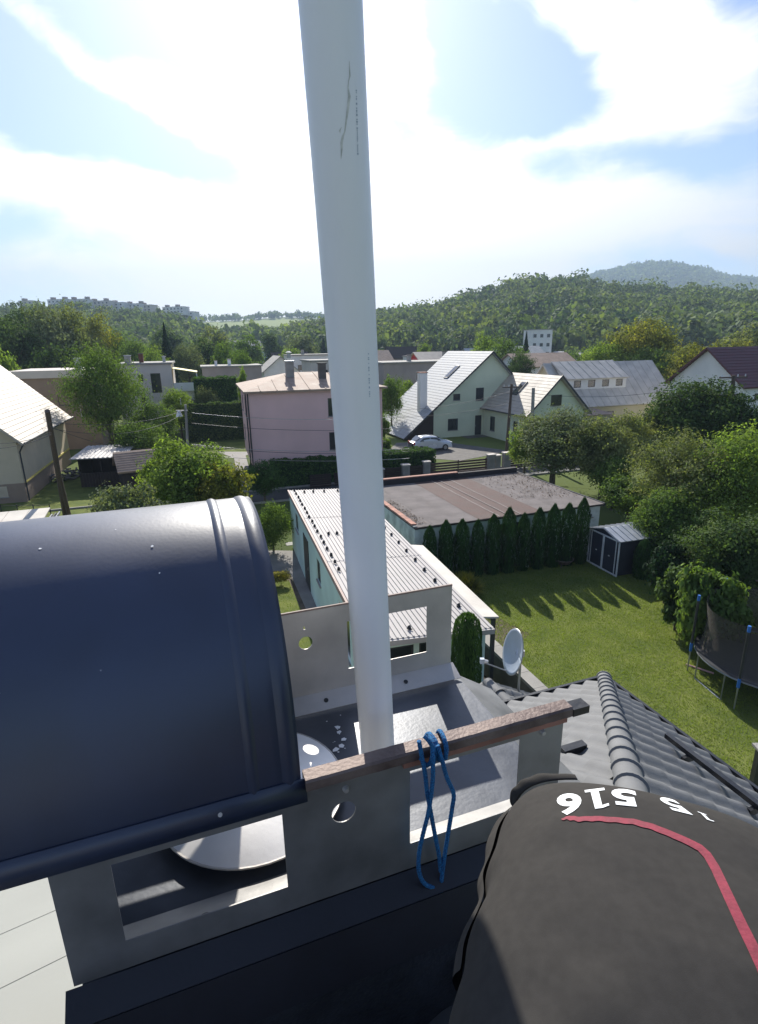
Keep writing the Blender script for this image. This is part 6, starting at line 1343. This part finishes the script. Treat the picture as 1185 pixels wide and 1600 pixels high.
RT_ = [(868, 690, 40, 80, 64, 'leaf_grey', 'grey green apple tree overhanging the garage roof end', 3, .13), (822, 690, 43, 30, 44, 'leaf_light', 'lighter branchy tree left of the overhanging apple tree', 2, .13), (945, 706, 38, 54, 60, 'leaf_olive', 'olive green tree right of the overhanging apple tree', 3, .13), (985, 678, 42, 48, 40, 'leaf_olive', 'thin yellowish tree in front of the yellow wall', 2, .13),
       (1088, 628, 47, 68, 52, 'leaf_dark', 'dark leaved tree covering the end of the metal roof', 3, .15), (1150, 652, 46, 46, 46, 'leaf_dark', 'dark tree before the white right house', 2, .15), (1022, 650, 48, 34, 26, 'leaf_olive', 'small olive tree left of the dark leaved one', 2, .14),
       (1078, 745, 30, 84, 80, 'leaf_olive', 'large olive green fruit tree right of the garage', 3, .10), (1160, 742, 29, 76, 76, 'leaf_light', 'light topped fruit tree at the right edge', 3, .10), (1045, 812, 27, 52, 52, 'leaf_mid', 'green tree above the garden shed', 3, .09), (1150, 850, 23, 74, 66, 'leaf_dark', 'dark shaded tree above the trampoline', 3, .09), (985, 770, 33, 44, 30, 'leaf_mid', 'low green shrubs behind the garage end', 2, .10), (960, 742, 36, 34, 40, 'leaf_mid', 'bush filling the gap behind the garage corner', 2, .11)]
for px, py, ds, rx, rz, m_, lab, dt, lf in RT_: tree(px, py, ds, rx, rz, m_, lab, dt, leaf=lf)
tree(1068, 893, 20.8, 34, 12, 'leaf_dark', 'dark leafy creeper over the raised bed', 2, 'shrub', name='bush', leaf=.085); tree(1120, 905, 19.5, 50, 30, 'leaf_mid', 'dark bushes behind the trampoline net', 2, 'shrub', name='bush', leaf=.11); tree(978, 838, 29, 24, 20, 'leaf_mid', 'small bush right behind the garden shed', 2, 'shrub', name='bush', leaf=.1)
tree(1050, 862, 23, 34, 26, 'leaf_conifer', 'dark bush right of the shed thujas', 2, 'shrub', name='bush', leaf=.1)

# far woods: many crowns, one mass per hillside
def forest(name, label, m, n, rng, region, rad_m, nq=56, leaf=.5):
    protos = []
    for s_ in range(4):
        P, N_, r_, c, rr = crown_pts(nq, 7, 50 + s_, spread=.5, lr=(.4, .6)); protos.append(leaves(P, N_, leaf, .8, np.random.default_rng(s_), .28).reshape(nq * 4, 3))
    pts = region(n, rng); Vs = []
    for i, (x, y) in enumerate(pts):
        h = hz(x, y); r0 = rng.uniform(*rad_m); r1 = r0 * rng.uniform(1.0, 1.5); a = rng.uniform(0, 6.28); ca, sa = math.cos(a), math.sin(a); P = protos[i % 4]
        V = np.empty_like(P); V[:, 0] = (P[:, 0] * ca - P[:, 1] * sa) * r0 + x; V[:, 1] = (P[:, 0] * sa + P[:, 1] * ca) * r0 + y; V[:, 2] = P[:, 2] * r1 + h + r1 * .75; Vs.append(V)
    V = np.concatenate(Vs); o = bpy.data.objects.new(name, fmesh(name, V, np.arange(len(V)).reshape(-1, 4), m)); COL.objects.link(o); return props(o, label, 'woodland', None, 'stuff')
def reg(azr, rr, keep=None):
    def f(n, rng):
        az = np.radians(rng.uniform(azr[0], azr[1], n * 3)); r = rr[0] + (rr[1] - rr[0]) * rng.random(n * 3) ** .9; x = r * np.sin(az); y = r * np.cos(az)
        if keep is not None: k = keep(np.degrees(az), r, x, y); x, y = x[k], y[k]
        return list(zip(x[:n], y[:n]))
    return f
# pale meadow on the far slope
def meadow():
    b0 = MB(); n1, n2 = 60, 30; vs = []
    A0, A1 = math.atan2(ray(290, 505).x, ray(290, 505).y), math.atan2(ray(560, 505).x, ray(560, 505).y)
    for j in range(n2 + 1):
        r_ = 720 + 640 * j / n2
        for i in range(n1 + 1):
            a = A0 + (A1 - A0) * i / n1; x, y = r_ * math.sin(a), r_ * math.cos(a); vs.append((x, y, hz(x, y) + .5))
    b0.add(vs, [(j * (n1 + 1) + i, j * (n1 + 1) + i + 1, (j + 1) * (n1 + 1) + i + 1, (j + 1) * (n1 + 1) + i) for j in range(n2) for i in range(n1)])
    props(b0.build('meadow', 'meadow', None, 80), kind='structure')
M['meadow'] = mat('meadow', (.26, .30, .08), 1, 0, .3, .01, 0, col2=(.17, .22, .06), spec=.05)
meadow()
forest('forest', 'dense mixed forest covering the broad hill on the right', 'forest', 2700, np.random.default_rng(31), reg((-8, 46), (250, 640)), (4.5, 10.5), 130, .25)
forest('forest', 'hazy woods on the left hillside below the ridge blocks', 'forest_left', 1700, np.random.default_rng(32), reg((-46, -13), (230, 570)), (3.4, 6.4), 84, .30)
def fk(az, r, x, y):
    s_ = np.sin(x * .012 + 2) + np.sin(y * .009 + x * .004)
    return (r > 1340) | ((r < 720) & (s_ > -.4)) | ((s_ > 1.5) & (r < 1340))
forest('treeline', 'scattered woods around the pale field on the horizon', 'forest_left', 1300, np.random.default_rng(33), reg((-20, 4), (420, 1440), fk), (5, 9), 36, .5)
forest('forest', 'far mountain woods fading into haze', 'forest', 7000, np.random.default_rng(34), reg((14, 44), (1500, 2800)), (9, 16), 20, .6)
def vk(az, r, x, y): return (np.sin(x * .08) + np.sin(y * .06 + x * .02) > .1) & ~((az > 13) & (az < 18.5))
forest('treeline', 'garden trees between the distant houses of the valley', 'forest', 420, np.random.default_rng(35), reg((-44, 44), (135, 260), vk), (2.4, 4.2), 70, .38)

# ================================================================== AIR
if HAZE:
    hm = bpy.data.materials.new('air'); hm.use_nodes = True; t = hm.node_tree; t.nodes.clear(); pv = t.nodes.new('ShaderNodeVolumePrincipled'); pv.inputs['Color'].default_value = (.62, .80, 1, 1); pv.inputs['Density'].default_value = HAZE; pv.inputs['Anisotropy'].default_value = 0.0
    ou = t.nodes.new('ShaderNodeOutputMaterial'); t.links.new(pv.outputs[0], ou.inputs['Volume'])
    b_ = MB(); b_.box(-3300, 3300, -3300, 3300, -12, 430); o = b_.build('haze', hm); props(o, kind='stuff'); o.display_type = 'WIRE'
S.cycles.volume_step_rate = 1; S.cycles.volume_bounces = 0
